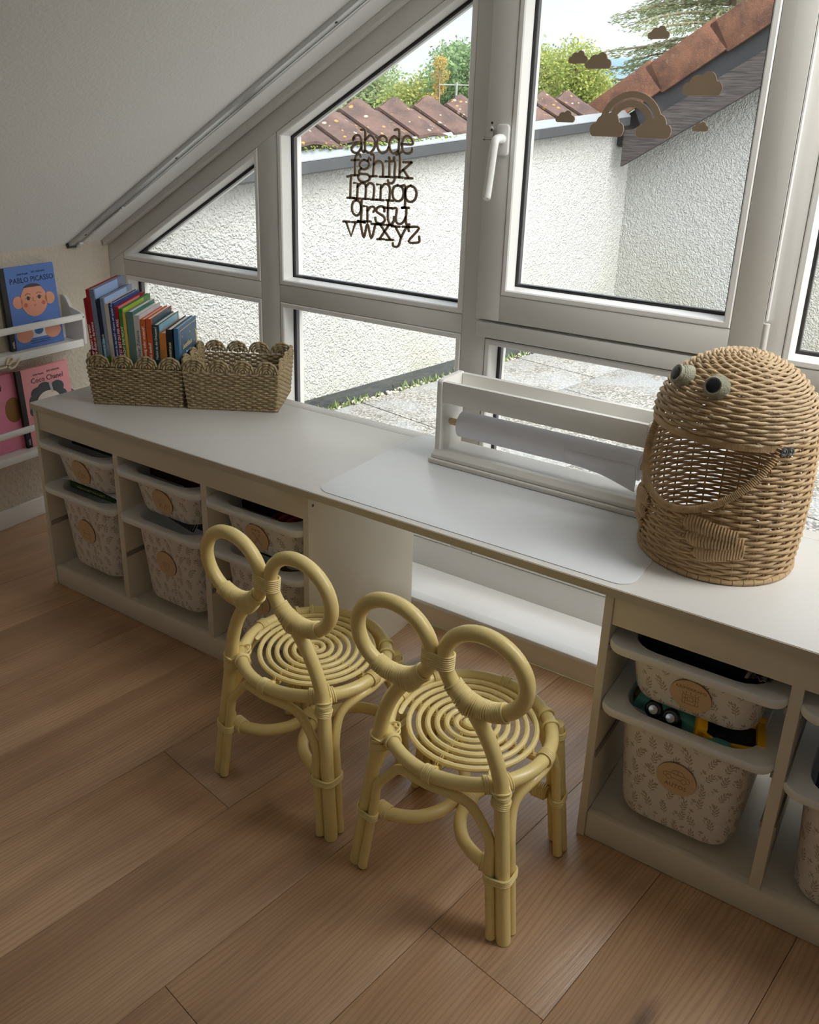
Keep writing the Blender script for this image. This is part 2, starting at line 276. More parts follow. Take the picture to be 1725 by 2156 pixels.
# ------------------------------------------------------------------ builders
def tag(o, label=None, cat=None, group=None, kind=None):
    if label: o['label'] = label
    if cat: o['category'] = cat
    if group: o['group'] = group
    if kind: o['kind'] = kind
    return o
def empty(name, loc=(0, 0, 0), rz=0.0, **k):
    o = bpy.data.objects.new(name, None); COL.objects.link(o); o.location = loc; o.rotation_euler = (0, 0, rz); o.empty_display_size = 0.05
    return tag(o, **k)
class MB:
    def __init__(s): s.v = []; s.f = []; s.uv = {}
    def add(s, vs_, fs):
        o = len(s.v); s.v += [tuple(p) for p in vs_]; s.f += [tuple(i+o for i in q) for q in fs]; return o
    def box(s, x0, x1, y0, y1, z0, z1, M=None):
        P = [(x, y, z) for z in (z0, z1) for y in (y0, y1) for x in (x0, x1)]
        if M is not None: P = [M @ Vector(p) for p in P]
        s.add(P, [(0, 2, 3, 1), (4, 5, 7, 6), (0, 1, 5, 4), (2, 6, 7, 3), (0, 4, 6, 2), (1, 3, 7, 5)]); return s
    def prism(s, poly, y0, y1, axis='y', M=None):
        """polygon of (a,b) extruded along an axis: y -> (a,.,b); z -> (a,b,.); x -> (.,a,b)"""
        def P(a, b, c): return {'y': (a, c, b), 'z': (a, b, c), 'x': (c, a, b)}[axis]
        n = len(poly); vs_ = [P(a, b, y0) for a, b in poly]+[P(a, b, y1) for a, b in poly]
        if M is not None: vs_ = [M @ Vector(p) for p in vs_]
        s.add(vs_, [tuple(range(n)), tuple(range(2*n-1, n-1, -1))]+[(i, i+n, (i+1) % n+n, (i+1) % n) for i in range(n)]); return s
    def tube(s, path, r, n=8, closed=False, caps=True):
        P = [Vector(p) for p in path]; m = len(P); rs = r if isinstance(r, (list, tuple)) else [r]*m
        T = []
        for i in range(m):
            a = P[(i-1) % m] if (closed or i > 0) else P[i]; c = P[(i+1) % m] if (closed or i < m-1) else P[i]
            d = c-a; T.append(d.normalized() if d.length > 1e-9 else Vector((0, 0, 1)))
        u = T[0].orthogonal().normalized(); U = [u]
        for i in range(1, m):
            u = U[-1]-T[i]*U[-1].dot(T[i]); u = u.normalized() if u.length > 1e-6 else T[i].orthogonal().normalized(); U.append(u)
        tw = 0.0
        if closed:
            uu = U[-1]-T[0]*U[-1].dot(T[0]); uu.normalize(); w = T[0].cross(U[0]); tw = math.atan2(uu.dot(w), uu.dot(U[0]))
        vs_ = []
        for i in range(m):
            w = T[i].cross(U[i]); a0 = -tw*i/m if closed else 0
            for k in range(n):
                a = 2*PI*k/n+a0; vs_.append(P[i]+(U[i]*math.cos(a)+w*math.sin(a))*rs[i])
        fs = []
        for i in range(m if closed else m-1):
            j = (i+1) % m
            for k in range(n): fs.append((i*n+k, i*n+(k+1) % n, j*n+(k+1) % n, j*n+k))
        if not closed and caps: fs += [tuple(range(n-1, -1, -1)), tuple((m-1)*n+k for k in range(n))]
        s.add(vs_, fs); return s
    def lathe(s, prof, n=32, c=(0, 0, 0), M=None, capb=False, capt=False):
        vs_ = []
        for r, z in prof:
            for k in range(n):
                a = 2*PI*k/n; p = Vector((c[0]+r*math.cos(a), c[1]+r*math.sin(a), c[2]+z)); vs_.append(M @ p if M is not None else p)
        fs = []
        for i in range(len(prof)-1):
            for k in range(n): fs.append((i*n+k, i*n+(k+1) % n, (i+1)*n+(k+1) % n, (i+1)*n+k))
        if capb: fs.append(tuple(range(n-1, -1, -1)))
        if capt: fs.append(tuple((len(prof)-1)*n+k for k in range(n)))
        s.add(vs_, fs); return s
    def ribbon(s, pts, w, y0, y1, axis='y', M=None):
        """flat stroke of width w with round ends, pts in the plane"""
        P = [Vector((a, b)) for a, b in pts]; m = len(P); L = []; Rr = []
        for i in range(m):
            d = (P[min(i+1, m-1)]-P[max(i-1, 0)]); d = d.normalized() if d.length > 1e-9 else Vector((1, 0)); nrm = Vector((-d.y, d.x))
            L.append(P[i]+nrm*w/2); Rr.append(P[i]-nrm*w/2)
        d1 = (P[-1]-P[-2]).normalized(); d0 = (P[0]-P[1]).normalized(); out = list(L)
        a1 = math.atan2(d1.y, d1.x); out += [P[-1]+Vector((math.cos(a1+t), math.sin(a1+t)))*w/2 for t in (PI/3, PI/6, 0, -PI/6, -PI/3)]
        out += Rr[::-1]; a0 = math.atan2(d0.y, d0.x); out += [P[0]+Vector((math.cos(a0+t), math.sin(a0+t)))*w/2 for t in (PI/3, PI/6, 0, -PI/6, -PI/3)]
        # quads along the stroke, plus fans for ends, plus walls
        def Q(p, c): q = {'y': (p.x, c, p.y), 'z': (p.x, p.y, c), 'x': (c, p.x, p.y)}[axis]; return (M @ Vector(q)) if M is not None else q
        k = len(out); vs_ = [Q(p, y0) for p in out]+[Q(p, y1) for p in out]; fs = []
        ri = lambda i: m+5+(m-1-i)
        for i in range(m-1):
            q = (i, i+1, ri(i+1), ri(i)); fs.append(q); fs.append(tuple(x+k for x in q[::-1]))
        c1 = [m-1]+list(range(m, m+5))+[m+5]; c0 = [2*m+4]+list(range(2*m+5, 2*m+10))+[0]
        for c_ in (c1, c0): fs.append(tuple(c_)); fs.append(tuple(x+k for x in c_[::-1]))
        for i in range(k): j = (i+1) % k; fs.append((i, i+k, j+k, j))
        s.add(vs_, fs); return s
    def build(s, name, m, parent=None, smooth=False, bevel=0.0, world=True, uv=None, angle=40):
        me = bpy.data.meshes.new(name); v = s.v
        if parent is not None and world:
            L = parent.matrix_world if False else Matrix.LocRotScale(parent.location, parent.rotation_euler, None); Li = L.inverted()
            v = [tuple(Li @ Vector(p)) for p in v]
        me.from_pydata(v, [], s.f); me.validate(clean_customdata=False)
        if uv is not None:
            lay = me.uv_layers.new(name='UVMap')
            for i, l in enumerate(me.loops): lay.data[i].uv = uv[l.vertex_index]
        bm = bmesh.new(); bm.from_mesh(me); bmesh.ops.recalc_face_normals(bm, faces=bm.faces)
        if bevel:
            ed = [e_ for e_ in bm.edges if len(e_.link_faces) == 2 and e_.calc_face_angle(0) > rad(35)]
            bmesh.ops.bevel(bm, geom=ed, offset=bevel, segments=2, profile=0.5, affect='EDGES', clamp_overlap=True)
        bm.to_mesh(me); bm.free()
        if smooth or bevel:
            me.polygons.foreach_set('use_smooth', [True]*len(me.polygons)); me.set_sharp_from_angle(angle=rad(angle))
        mm = MATS[m] if isinstance(m, str) else m
        me.materials.append(mm); o = bpy.data.objects.new(name, me); COL.objects.link(o)
        if parent is not None: o.parent = parent
        return o
def cr_path(pts, n=8, closed=False):
    P = [Vector(p) for p in pts]; m = len(P); out = []
    for i in range(m if closed else m-1):
        a = P[(i-1) % m] if (closed or i > 0) else P[0]*2-P[1]; b_ = P[i]; c = P[(i+1) % m]; d = P[(i+2) % m] if (closed or i < m-2) else P[-1]*2-P[-2]
        for k in range(n):
            t = k/n; out.append(0.5*((2*b_)+(c-a)*t+(2*a-5*b_+4*c-d)*t*t+(3*b_-a-3*c+d)*t**3))
    if not closed: out.append(P[-1])
    return out
def inset(poly, d):
    """offset a convex polygon (any winding) inwards"""
    n = len(poly); P = [Vector(p) for p in poly]; A = sum(P[i].x*P[(i+1) % n].y-P[(i+1) % n].x*P[i].y for i in range(n)); sg = 1 if A > 0 else -1
    L = []
    for i in range(n):
        a, b_ = P[i], P[(i+1) % n]; u = (b_-a).normalized(); nr = Vector((-u.y, u.x))*sg; L.append((a+nr*d, u))
    out = []
    for i in range(n):
        (a, u), (b_, w) = L[i-1], L[i]; den = u.x*w.y-u.y*w.x; tt = ((b_-a).x*w.y-(b_-a).y*w.x)/den; q = a+u*tt; out.append((q.x, q.y))
    return out
def clip_poly(poly, a, b_, c):
    """keep a*x+b*y<=c"""
    out = []; n = len(poly)
    for i in range(n):
        p, q = poly[i], poly[(i+1) % n]; fp = a*p[0]+b_*p[1]-c; fq = a*q[0]+b_*q[1]-c
        if fp <= 0: out.append(p)
        if fp*fq < 0: t = fp/(fp-fq); out.append((p[0]+(q[0]-p[0])*t, p[1]+(q[1]-p[1])*t))
    return out
def hull2(pts):
    pts = sorted(set((round(a, 6), round(b_, 6)) for a, b_ in pts))
    def half(ps):
        h = []
        for p in ps:
            while len(h) > 1 and (h[-1][0]-h[-2][0])*(p[1]-h[-2][1])-(h[-1][1]-h[-2][1])*(p[0]-h[-2][0]) <= 0: h.pop()
            h.append(p)
        return h
    return half(pts)[:-1]+half(pts[::-1])[:-1]
def text_mesh(name, body, size, m, extrude=0.0002, align='CENTER', shear=0.0):
    c = bpy.data.curves.new(name, 'FONT'); c.body = body; c.size = size; c.extrude = extrude; c.align_x = align; c.align_y = 'CENTER'; c.shear = shear; c.resolution_u = 2
    t = bpy.data.objects.new(name+'_tmp', c); COL.objects.link(t); bpy.context.view_layer.update()
    me = bpy.data.meshes.new_from_object(t.evaluated_get(bpy.context.evaluated_depsgraph_get())); bpy.data.objects.remove(t); bpy.data.curves.remove(c)
    me.name = name; me.materials.clear(); me.materials.append(MATS[m] if isinstance(m, str) else m)
    o = bpy.data.objects.new(name, me); COL.objects.link(o); return o
def frame_m(o, x, y):
    """matrix with local X=x, Y=y, Z=x cross y at origin o"""
    x = Vector(x).normalized(); y = Vector(y); y = (y-x*y.dot(x)).normalized(); z = x.cross(y)
    return Matrix(((x.x, y.x, z.x, o[0]), (x.y, y.y, z.y, o[1]), (x.z, y.z, z.z, o[2]), (0, 0, 0, 1)))
def copy_tree(o, parent=None):
    c = o.copy(); COL.objects.link(c); c.parent = parent
    for ch in list(o.children): copy_tree(ch, c)
    return c

# ================================================================== the room
SL = 0.5845; CA, SA = math.cos(math.atan(SL)), math.sin(math.atan(SL)); XR = 1.77; XL = -0.44; XE = 3.98; YB = -3.7; YW = 0.65
def cz(x): return 0.918+SL*(min(x, 2*XR-x)+0.432)

floor = MB().box(XL, XE, YB, 0.474, -0.03, -0.0105).build('floor', 'dark_hole'); tag(floor, 'oak plank floor laid at a slight angle to the window', kind='structure')
pa = rad(-9.5); p1 = Vector((math.cos(pa), math.sin(pa))); p2 = Vector((-math.sin(pa), math.cos(pa)))
ends = {-1: -0.174, 1: -0.479, 2: -0.092, 0: 0.35, -2: -0.75, 3: -0.62, -3: 0.1, -4: -0.5, -5: 0.3}
for k in range(-8, 16):
    a0 = 1.105+0.24*k; off = ends.get(k, random.uniform(-0.6, 0.6))
    for j in range(-5, 6):
        b0 = off+1.38*j
        g = 0.0005
        poly = [(a0+g, b0+g), (a0+0.24-g, b0+g), (a0+0.24-g, b0+1.38-g), (a0+g, b0+1.38-g)]
        poly = [tuple(p1*a+p2*b) for a, b in poly]
        for (A, B, C_) in ((1, 0, XE-0.002), (-1, 0, -XL-0.002), (0, 1, 0.471), (0, -1, -YB-0.002)):
            if poly: poly = clip_poly(poly, A, B, C_)
        if len(poly) < 3: continue
        cx_ = p1*(a0+0.12)+p2*(b0+0.69)
        loc = [((Vector(q)-cx_).dot(p1), (Vector(q)-cx_).dot(p2)) for q in poly]
        o = MB().prism(loc, -0.0105, 0.0, 'z').build('plank', 'oak_plank', None, bevel=0.0007)
        o.location = (cx_.x, cx_.y, 0); o.rotation_euler = (0, 0, pa); o.parent = floor

wl = MB().box(-0.60, XL, YB-0.15, 0.80, -0.03, 0.925).build('wall_left', 'wall_beige'); tag(wl, 'low beige wood-chip wall under the sloping ceiling', kind='structure')
wr = MB().box(XE, 4.14, YB-0.15, 0.80, -0.03, 0.925).build('wall_right', 'wall_beige'); tag(wr, 'low beige wall on the far side of the room', kind='structure')
bw = MB(); y0, y1 = YB-0.15, YB
for xa, xb in ((-0.6, 1.2), (2.3, 4.14)): bw.prism([(xa, -0.03), (xb, -0.03), (xb, max(cz(xb), 0.8)+0.05)]+([(XR, cz(XR))] if xa < XR < xb else [])+[(xa, max(cz(xa), 0.8)+0.05)], y0, y1)
bw.box(1.2, 2.3, y0, y1, -0.03, 0.9); bw.prism([(1.2, 1.5), (2.3, 1.5), (2.3, cz(2.3)+0.05), (XR, cz(XR)+0.05), (1.2, cz(1.2)+0.05)], y0, y1)  # opening added in the unseen back wall to let fill light in
wb = bw.build('wall_back', 'wall_beige'); tag(wb, 'gable wall behind the viewer with an opening added for fill light', kind='structure')
ce = MB()
ce.prism([(-0.6, cz(-0.6)), (XR, cz(XR)), (XR, cz(XR)+0.16), (-0.6, cz(-0.6)+0.16)], YB-0.15, 0.66)
def rsl(xa, xb, ya, yb): ce.prism([(xa, cz(xa)), (xb, cz(xb)), (xb, cz(xb)+0.16), (xa, cz(xa)+0.16)], ya, yb)
rsl(XR, 1.84, YB-0.15, 0.66); rsl(3.40, 4.14, YB-0.15, 0.66); rsl(1.84, 3.40, YB-0.15, 0.10); rsl(1.84, 3.40, 0.60, 0.66)  # gap left in the right slope for the added fill-light window
ceil = ce.build('ceiling', 'ceiling_white'); tag(ceil, 'white sloping attic ceiling', kind='structure')
W3 = empty('fill_window_roof', (2.6, 0.35, cz(2.6)), kind='structure', label='unseen roof window added in the opposite ceiling slope for fill light')  # out-of-view roof window, added to brighten the room
def slope_box(xa, xb, ya, yb, n0, n1):
    P = []
    for x in (xa, xb): P += [(x-SA*n, cz(x)-CA*n) for n in (n0, n1)]
    return MB().prism([P[0], P[2], P[3], P[1]], ya, yb)
slope_box(1.84, 1.90, 0.10, 0.60, 0.0, -0.12).build('fill_window_frame', 'frame_white', W3); slope_box(3.34, 3.40, 0.10, 0.60, 0.0, -0.12).build('fill_window_frame', 'frame_white', W3)
slope_box(1.90, 3.34, 0.10, 0.13, 0.0, -0.12).build('fill_window_frame', 'frame_white', W3); slope_box(1.90, 3.34, 0.57, 0.60, 0.0, -0.12).build('fill_window_frame', 'frame_white', W3)
slope_box(1.90, 3.34, 0.13, 0.57, -0.06, -0.064).build('pane', 'glass', W3)
W4 = empty('fill_window_rear', (1.75, YB-0.07, 0.9), kind='structure', label='unseen window added in the gable wall behind the viewer for fill light')  # out-of-view rear window, added as a second source of fill
for q in ((1.2, 1.26, 0.9, 1.5), (2.24, 2.3, 0.9, 1.5), (1.26, 2.24, 0.9, 0.96), (1.26, 2.24, 1.44, 1.5), (1.721, 1.779, 0.961, 1.439)): MB().box(q[0], q[1], YB-0.10, YB-0.04, q[2], q[3]).build('frame_member', 'frame_white', W4)
MB().box(1.26, 1.72, YB-0.072, YB-0.068, 0.96, 1.44).build('pane', 'glass', W4); MB().box(1.78, 2.24, YB-0.072, YB-0.068, 0.96, 1.44).build('pane', 'glass', W4)
bl = MB().box(XL, -0.428, YB, 0.47, 0.0, 0.064).build('baseboard_left', 'paint_white', bevel=0.002); tag(bl, 'white baseboard along the low beige wall', kind='structure')

# board, lip and sill under the window
t1 = empty('trim_1', (1.5, 0.472, 0), kind='structure', label='low boxed window plinth with tan front board and white ledge')
MB().box(XL, XE, 0.472, 0.492, 0, 0.058).build('front_board', 'tan_board', t1)
MB().prism([(0.468, 0.058), (0.505, 0.058), (0.500, 0.073), (0.470, 0.069)], XL, XE, 'x').build('ledge_lip', 'sill_white', t1, bevel=0.0015)
MB().box(XL, XE, 0.506, 0.668, 0.03, 0.064).build('ledge', 'sill_white', t1)
wf = MB().box(-0.6, 4.14, 0.67, 0.80, -0.4, 0.064).build('wall_front', 'render_plaster'); tag(wf, 'wall under the glazed gable', kind='structure')
s0 = Vector((XL, 0, cz(XL)))
def slope_m(y=0.0): return Matrix(((CA, 0, SA, XL), (0, 1, 0, y), (SA, 0, -CA, cz(XL)), (0, 0, 0, 1)))
MS = slope_m()
t2 = MB().box(0.0, 2.54, 0.624, 0.649, 0.0, 0.019, MS).build('trim_2', 'frame_white', bevel=0.003); tag(t2, 'slim painted strip between ceiling and slanted window frame', kind='structure')

# curtain rail on the ceiling slope
cr_ = empty('curtain_rail', tuple(MS @ Vector((0.02, 0.502, 0))), label='aluminium curtain rail running up the sloping ceiling', cat='curtain rail')
MB().box(0.012, 2.5, 0.482, 0.5065, 0, 0.013, MS).box(0.012, 2.5, 0.5105, 0.524, 0, 0.0125, MS).build('rail_profile', 'alu', cr_, bevel=0.001)
MB().box(0.012, 2.5, 0.506, 0.511, 0, 0.006, MS).build('track_slot', 'alu_dark', cr_)
MB().box(0.0, 0.012, 0.480, 0.526, 0, 0.015, MS).build('end_cap', 'alu_dark', cr_)
for i in range(22):
    q = MS @ Vector((0.115+i*0.0088, 0.511, 0.013)); M_ = frame_m(q, (0, 1, 0), (CA, 0, SA))
    g = MB().lathe([(0.0001, 0.0), (0.0042, 0.0), (0.0042, 0.004), (0.002, 0.006), (0.0001, 0.006)], 8, M=M_)
    g.build('glider', 'clear_plastic', cr_, smooth=True)
for sx in (0.10, 0.62, 1.3): MB().lathe([(0.0001, 0), (0.004, 0), (0.003, 0.0012), (0.0001, 0.0012)], 10, M=frame_m(MS @ Vector((sx, 0.494, 0.0138)), (0, 1, 0), (CA, 0, SA))).build('screw', 'alu_dark', cr_)
M_ = frame_m(MS @ Vector((0.028, 0.512, 0.013)), (0, 1, 0), (CA, 0, SA)); MB().box(-0.008, 0.008, -0.012, 0.012, 0, 0.008, M_).build('end_stop', 'clear_plastic', cr_, bevel=0.002)

# ---- glazed gable
W1 = empty('window_1', (0.3, YW, 0.06), kind='structure', label='white timber gable window with fixed panes and slanted top rail')
bz = lambda x: cz(x)-0.081
ZB = 0.155
def member(name, poly, par=W1, ya=YW, yb=0.73, m='frame_white'): return MB().prism(poly, ya, yb).build(name, m, par, bevel=0.0012)
def glazing(poly, par, yf=YW, yg=0.69, bead=0.0165, mat_b='bead_white'):
    """a bead ring stepping back to the glass, dark gasket, spacer and two panes"""
    g0 = inset(poly, 0.0008); g1 = inset(poly, bead); g2 = inset(poly, bead+0.004); n = len(poly); b = MB()
    rings = [(g0, yf+0.004), (g0, yf+0.0012), (inset(poly, 0.004), yf-0.0015), (inset(poly, bead-0.003), yf-0.0015), (g1, yf+0.0015), (g2, yg-0.001), (inset(poly, -0.002), yg-0.001)]
    vs_ = [(x, y, z) for ring, y in rings for x, z in ring]; R_ = len(rings)
    b.add(vs_, [(i*n+k, i*n+(k+1) % n, ((i+1) % R_)*n+(k+1) % n, ((i+1) % R_)*n+k) for i in range(R_) for k in range(n)])
    b.build('glazing_bead', mat_b, par)
    def ringobj(name, o_, i_, ya, yb, m):
        P = [(x, y, z) for ring, y in ((o_, ya), (i_, ya), (i_, yb), (o_, yb)) for x, z in ring]
        q = MB(); q.add(P, [(i*n+k, i*n+(k+1) % n, ((i+1) % 4)*n+(k+1) % n, ((i+1) % 4)*n+k) for i in range(4) for k in range(n)]); q.build(name, m, par)
    ringobj('gasket', inset(poly, bead+0.002), inset(poly, bead+0.0075), yg-0.0006, yg+0.0004, 'gasket')
    ringobj('spacer', inset(poly, bead-0.002), inset(poly, bead+0.011), yg+0.0052, yg+0.0188, 'spacer')
    for yy in (yg+0.0006, yg+0.0192): MB().prism(inset(poly, bead-0.004), yy, yy+0.004).build('pane', 'glass', par)
    ringobj('outer_bead', inset(poly, -0.002), inset(poly, bead+0.006), yg+0.0236, yg+0.044, 'frame_white')
def slanted(x0, x1): return [(x0, bz(x0)), (x1, bz(x1)), (x1, cz(x1)), (x0, cz(x0))]
for mir in (False, True):
    F = (lambda P: [(2*XR-x, z) for x, z in P][::-1]) if mir else (lambda P: P)
    member('stile', F([(-0.439, 0.064), (-0.360, 0.064), (-0.360, bz(-0.36)), (-0.439, bz(-0.439))]))
    member('slanted_rail', F(slanted(-0.439, 1.732)))
    member('mullion', F([(0.2785, ZB), (0.352, ZB), (0.352, bz(0.352)), (0.2785, bz(0.2785))]))
    member('mullion', F([(0.9945, ZB), (1.066, ZB), (1.066, bz(1.066)), (0.9945, bz(0.9945))]))
    member('rail', F([(-0.360, 0.801), (0.2780, 0.801), (0.2780, 0.853), (-0.360, 0.853)]))
    member('rail', F([(0.3525, 0.801), (0.9940, 0.801), (0.9940, 0.853), (0.3525, 0.853)]))
    member('bottom_rail', F([(-0.360, 0.064), (1.70, 0.064), (1.70, ZB-0.0005), (-0.360, ZB-0.0005)]))
    glazing(F([(-0.360, 0.8535), (0.278, 0.8535), (0.278, bz(0.278)), (-0.360, bz(-0.360))]), W1)
    glazing(F([(-0.360, ZB), (0.278, ZB), (0.278, 0.8005), (-0.360, 0.8005)]), W1)
    glazing(F([(0.3525, 0.8535), (0.9942, 0.8535), (0.9942, bz(0.9942)), (0.3525, bz(0.3525))]), W1)
    glazing(F([(0.3525, ZB), (0.9942, ZB), (0.9942, 0.8005), (0.3525, 0.8005)]), W1)
    if not mir: glazing([(1.0665, ZB), (1.7345, ZB), (1.7345, 0.7995), (1.0665, 0.7995)], W1)
member('mullion', [(1.735, ZB), (1.7955, ZB), (1.7955, bz(1.7955)), (XR, bz(XR)), (1.735, bz(1.735))])
member('bottom_rail', [(1.70, 0.064), (1.84, 0.064), (1.84, ZB-0.0005), (1.70, ZB-0.0005)])
member('rail', [(1.066, 0.801), (1.735, 0.801), (1.735, 0.853), (1.066, 0.853)], ya=0.652)
member('rail', [(1.796, 0.806), (2.474, 0.806), (2.474, 0.8565), (1.796, 0.8565)])
glazing([(1.796, 0.857), (2.474, 0.857), (2.474, bz(2.474)), (1.796, bz(1.796))], W1)
glazing([(1.796, ZB), (2.474, ZB), (2.474, 0.8055), (1.796, 0.8055)], W1)
MB().prism([(0.652, 0.802), (0.652, 0.850), (0.632, 0.847), (0.636, 0.806)], 1.047, 1.752, 'x').build('weather_board', 'frame_white', W1, bevel=0.002)

# ---- opening sash with the handle
W2 = empty('window_2', (1.4, 0.63, 0.855), kind='structure', label='opening casement with white lever handle and rainbow decoration')
YS = 0.630
so = [(1.045, 0.855), (1.752, 0.855), (1.752, cz(1.752)-0.075), (1.045, cz(1.045)-0.075)]
si = [(1.1125, 0.9225), (1.6845, 0.9225), (1.6845, cz(1.6845)-0.15), (1.1125, cz(1.1125)-0.15)]
g = 0.0004
member('sash_rail', [(1.1128, so[0][1]), (1.6842, so[1][1]), (1.6842, si[1][1]), (1.1128, si[0][1])], W2, YS, 0.70)
member('sash_stile', [so[0], (1.1125, so[0][1]), si[3], (1.1125, si[3][1]+0.07), so[3]], W2, YS, 0.70)
member('sash_stile', [(1.6845, so[1][1]), so[1], so[2], (1.6845, si[2][1]+0.07), si[2]], W2, YS, 0.70)
member('sash_rail', [si[3], si[2], (1.6845, si[2][1]+0.07), (1.1125, si[3][1]+0.07)], W2, YS+0.0005, 0.70)
glazing(si, W2, YS, 0.670)
hd = empty('window_handle', (1.095, YS, 1.30)); hd.parent = W2; hd.location = Vector((1.095, YS, 1.30))-Vector(W2.location)
class _P:  # stand-in giving world placement for children of a nested empty
    pass
def sub(mb, name, m, par, base, **k):
    o = mb.build(name, m, None, **k); me = o.data
    for v_ in me.vertices: v_.co -= Vector(base)
    o.parent = par; return o
HB = (1.095, YS, 1.30)
rose = [(1.095+0.0165*cx_+0.0*sx_, 1.30+0.0365*sx_) for cx_, sx_ in ((-1, -0.85), (-0.7, -1), (0.7, -1), (1, -0.85), (1, 0.85), (0.7, 1), (-0.7, 1), (-1, 0.85))]
sub(MB().prism(rose, YS-0.011, YS), 'rose', 'handle_white', hd, HB, bevel=0.003)
lv = cr_path([(1.095, YS-0.008, 1.302), (1.095, YS-0.030, 1.303), (1.095, YS-0.045, 1.298), (1.094, YS-0.050, 1.275), (1.090, YS-0.052, 1.22), (1.086, YS-0.053, 1.175), (1.087, YS-0.058, 1.165)], 6)
sub(MB().tube(lv, [0.0115]*6+[0.0105]*6+[0.0100]*(len(lv)-14)+[0.0085, 0.0065], 12), 'lever', 'handle_white', hd, HB, smooth=True)
lp = [(1.054, 1.300), (1.066, 1.300), (1.066, 1.325), (1.062, 1.331), (1.056, 1.328)]
sub(MB().prism(lp, YS-0.006, YS), 'lock_plate', 'frame_white', hd, HB, bevel=0.001)
sub(MB().tube([(1.048, YS-0.013, 1.302), (1.078, YS-0.013, 1.302)], 0.0028, 8).tube([(1.046, YS-0.013, 1.302), (1.049, YS-0.013, 1.302)], 0.005, 8).tube([(1.06, YS, 1.302), (1.06, YS-0.013, 1.302)], 0.003, 8), 'lock_pin', 'steel', hd, HB, smooth=True)
sub(MB().tube([(1.058, YS-0.004, 1.30), (1.058, YS-0.004, 1.215)], 0.0022, 8), 'lock_rod', 'frame_white', hd, HB, smooth=True)
for (px, pz) in ((1.0635, 1.338), (1.0635, 1.322)): sub(MB().lathe([(0.0001, 0), (0.0032, 0), (0.0032, 0.0008), (0.0001, 0.0008)], 10, M=frame_m((px, YS-0.0065, pz), (1, 0, 0), (0, 0, 1))), 'screw_hole', 'dark_hole', hd, HB)
MB().tube([(1.757, YS+0.006, 0.865), (1.757, YS+0.006, 0.945)], 0.0075, 12).build('hinge_cover', 'frame_white', W2, smooth=True)
MB().box(1.766, 1.782, YS+0.009, YS+0.021, 0.836, 0.872).build('hinge_plate', 'frame_white', W2, bevel=0.003)
MB().box(1.7535, 1.757, YS+0.001, YS+0.02, 0.95, cz(1.752)-0.09).build('sash_gap_strip', 'bead_white', W2)

# ================================================================== storage units, worktop
UH, UD = 0.5525, 0.450
UNITX = (0.0, 1.677)
UL = ('pale painted storage unit nearest the beige wall, three columns of bins', 'pale painted storage unit under the wicker frog, cut by the picture edge')
units = []
for ui, ux in enumerate(UNITX):
    U = empty('storage_unit', (ux+0.495, 0.225, 0), label=UL[ui], cat='storage unit', group='low storage units under the worktop')
    units.append(U)
    for (xa, xb) in ((0, 0.016), (0.974, 0.99)): MB().box(ux+xa, ux+xb, 0, UD, 0, UH).build('side_panel', 'unit_paint', U, bevel=0.0012)
    for (xa, xb) in ((0.3235, 0.3435), (0.6475, 0.6675)): MB().box(ux+xa, ux+xb, 0.004, UD-0.004, 0.0585, 0.533).build('divider', 'unit_paint', U, bevel=0.0012)
    MB().box(ux+0.0165, ux+0.9735, 0.003, 0.021, 0.0005, 0.0615).build('kickboard', 'unit_paint', U, bevel=0.0025)
    MB().box(ux+0.0165, ux+0.9735, 0.0215, UD-0.002, 0.042, 0.058).build('base_panel', 'unit_paint', U)
    MB().box(ux+0.0165, ux+0.9735, 0.003, 0.021, 0.4935, 0.550).build('front_rail', 'unit_paint', U, bevel=0.0012)
    MB().box(ux+0.0165, ux+0.9735, UD-0.02, UD-0.003, 0.493, 0.550).build('back_rail', 'unit_paint', U)
    MB().box(ux+0.0165, ux+0.9735, 0.0215, UD-0.0205, 0.535, 0.551).build('top_panel', 'unit_paint', U)
    for xs, sg in ((0.016, 1), (0.3235, -1), (0.3435, 1), (0.6475, -1), (0.6675, 1), (0.974, -1)):
        for zr in (0.195, 0.305, 0.437):
            xa, xb = sorted((ux+xs, ux+xs+sg*0.0035)); MB().box(xa, xb, 0.004, UD-0.02, zr, zr+0.013).build('runner_groove', 'runner_dark' if 'runner_dark' in MATS else mat('runner_dark', (0.33, 0.30, 0.26), 0.6), U)
    for xs in (0.985,) if ui == 0 else ():
        MB().lathe([(0.0001, 0), (0.004, 0), (0.004, 0.0006), (0.0001, 0.0006)], 10, M=frame_m((ux+0.9902, 0.016, 0.528), (0, 1, 0), (0, 0, 1))).build('screw', 'spacer', U)
        MB().lathe([(0.0001, 0), (0.0022, 0), (0.0022, 0.0006), (0.0001, 0.0006)], 10, M=frame_m((ux+0.9906, 0.016, 0.528), (0, 1, 0), (0, 0, 1))).build('screw_hole', 'dark_hole', U)
ZC = 0.5715
WT = empty('worktop', (1.33, 0.22, UH), label='long pale grey worktop bridging the two storage units', cat='worktop')
MB().box(-0.004, 2.675, -0.004, 0.4215, UH+0.0005, ZC).build('board', 'counter', WT, bevel=0.0015)
MB().box(-0.004, 2.675, 0.4222, 0.463, UH+0.0005, ZC-0.0003).build('rear_strip', 'counter', WT, bevel=0.001)
MB().box(-0.0035, 2.6745, -0.0052, -0.0038, UH+0.001, ZC-0.0016).build('edge_band', 'counter_edge', WT)
def rrect(x0, x1, y0, y1, r, n=6):
    out = []
    for cx_, cy_, a in ((x1-r, y1-r, 0), (x0+r, y1-r, 90), (x0+r, y0+r, 180), (x1-r, y0+r, 270)):
        for k in range(n+1): t = rad(a+90*k/n); out.append((cx_+r*math.cos(t), cy_+r*math.sin(t)))
    return out
ZM = ZC+0.0016
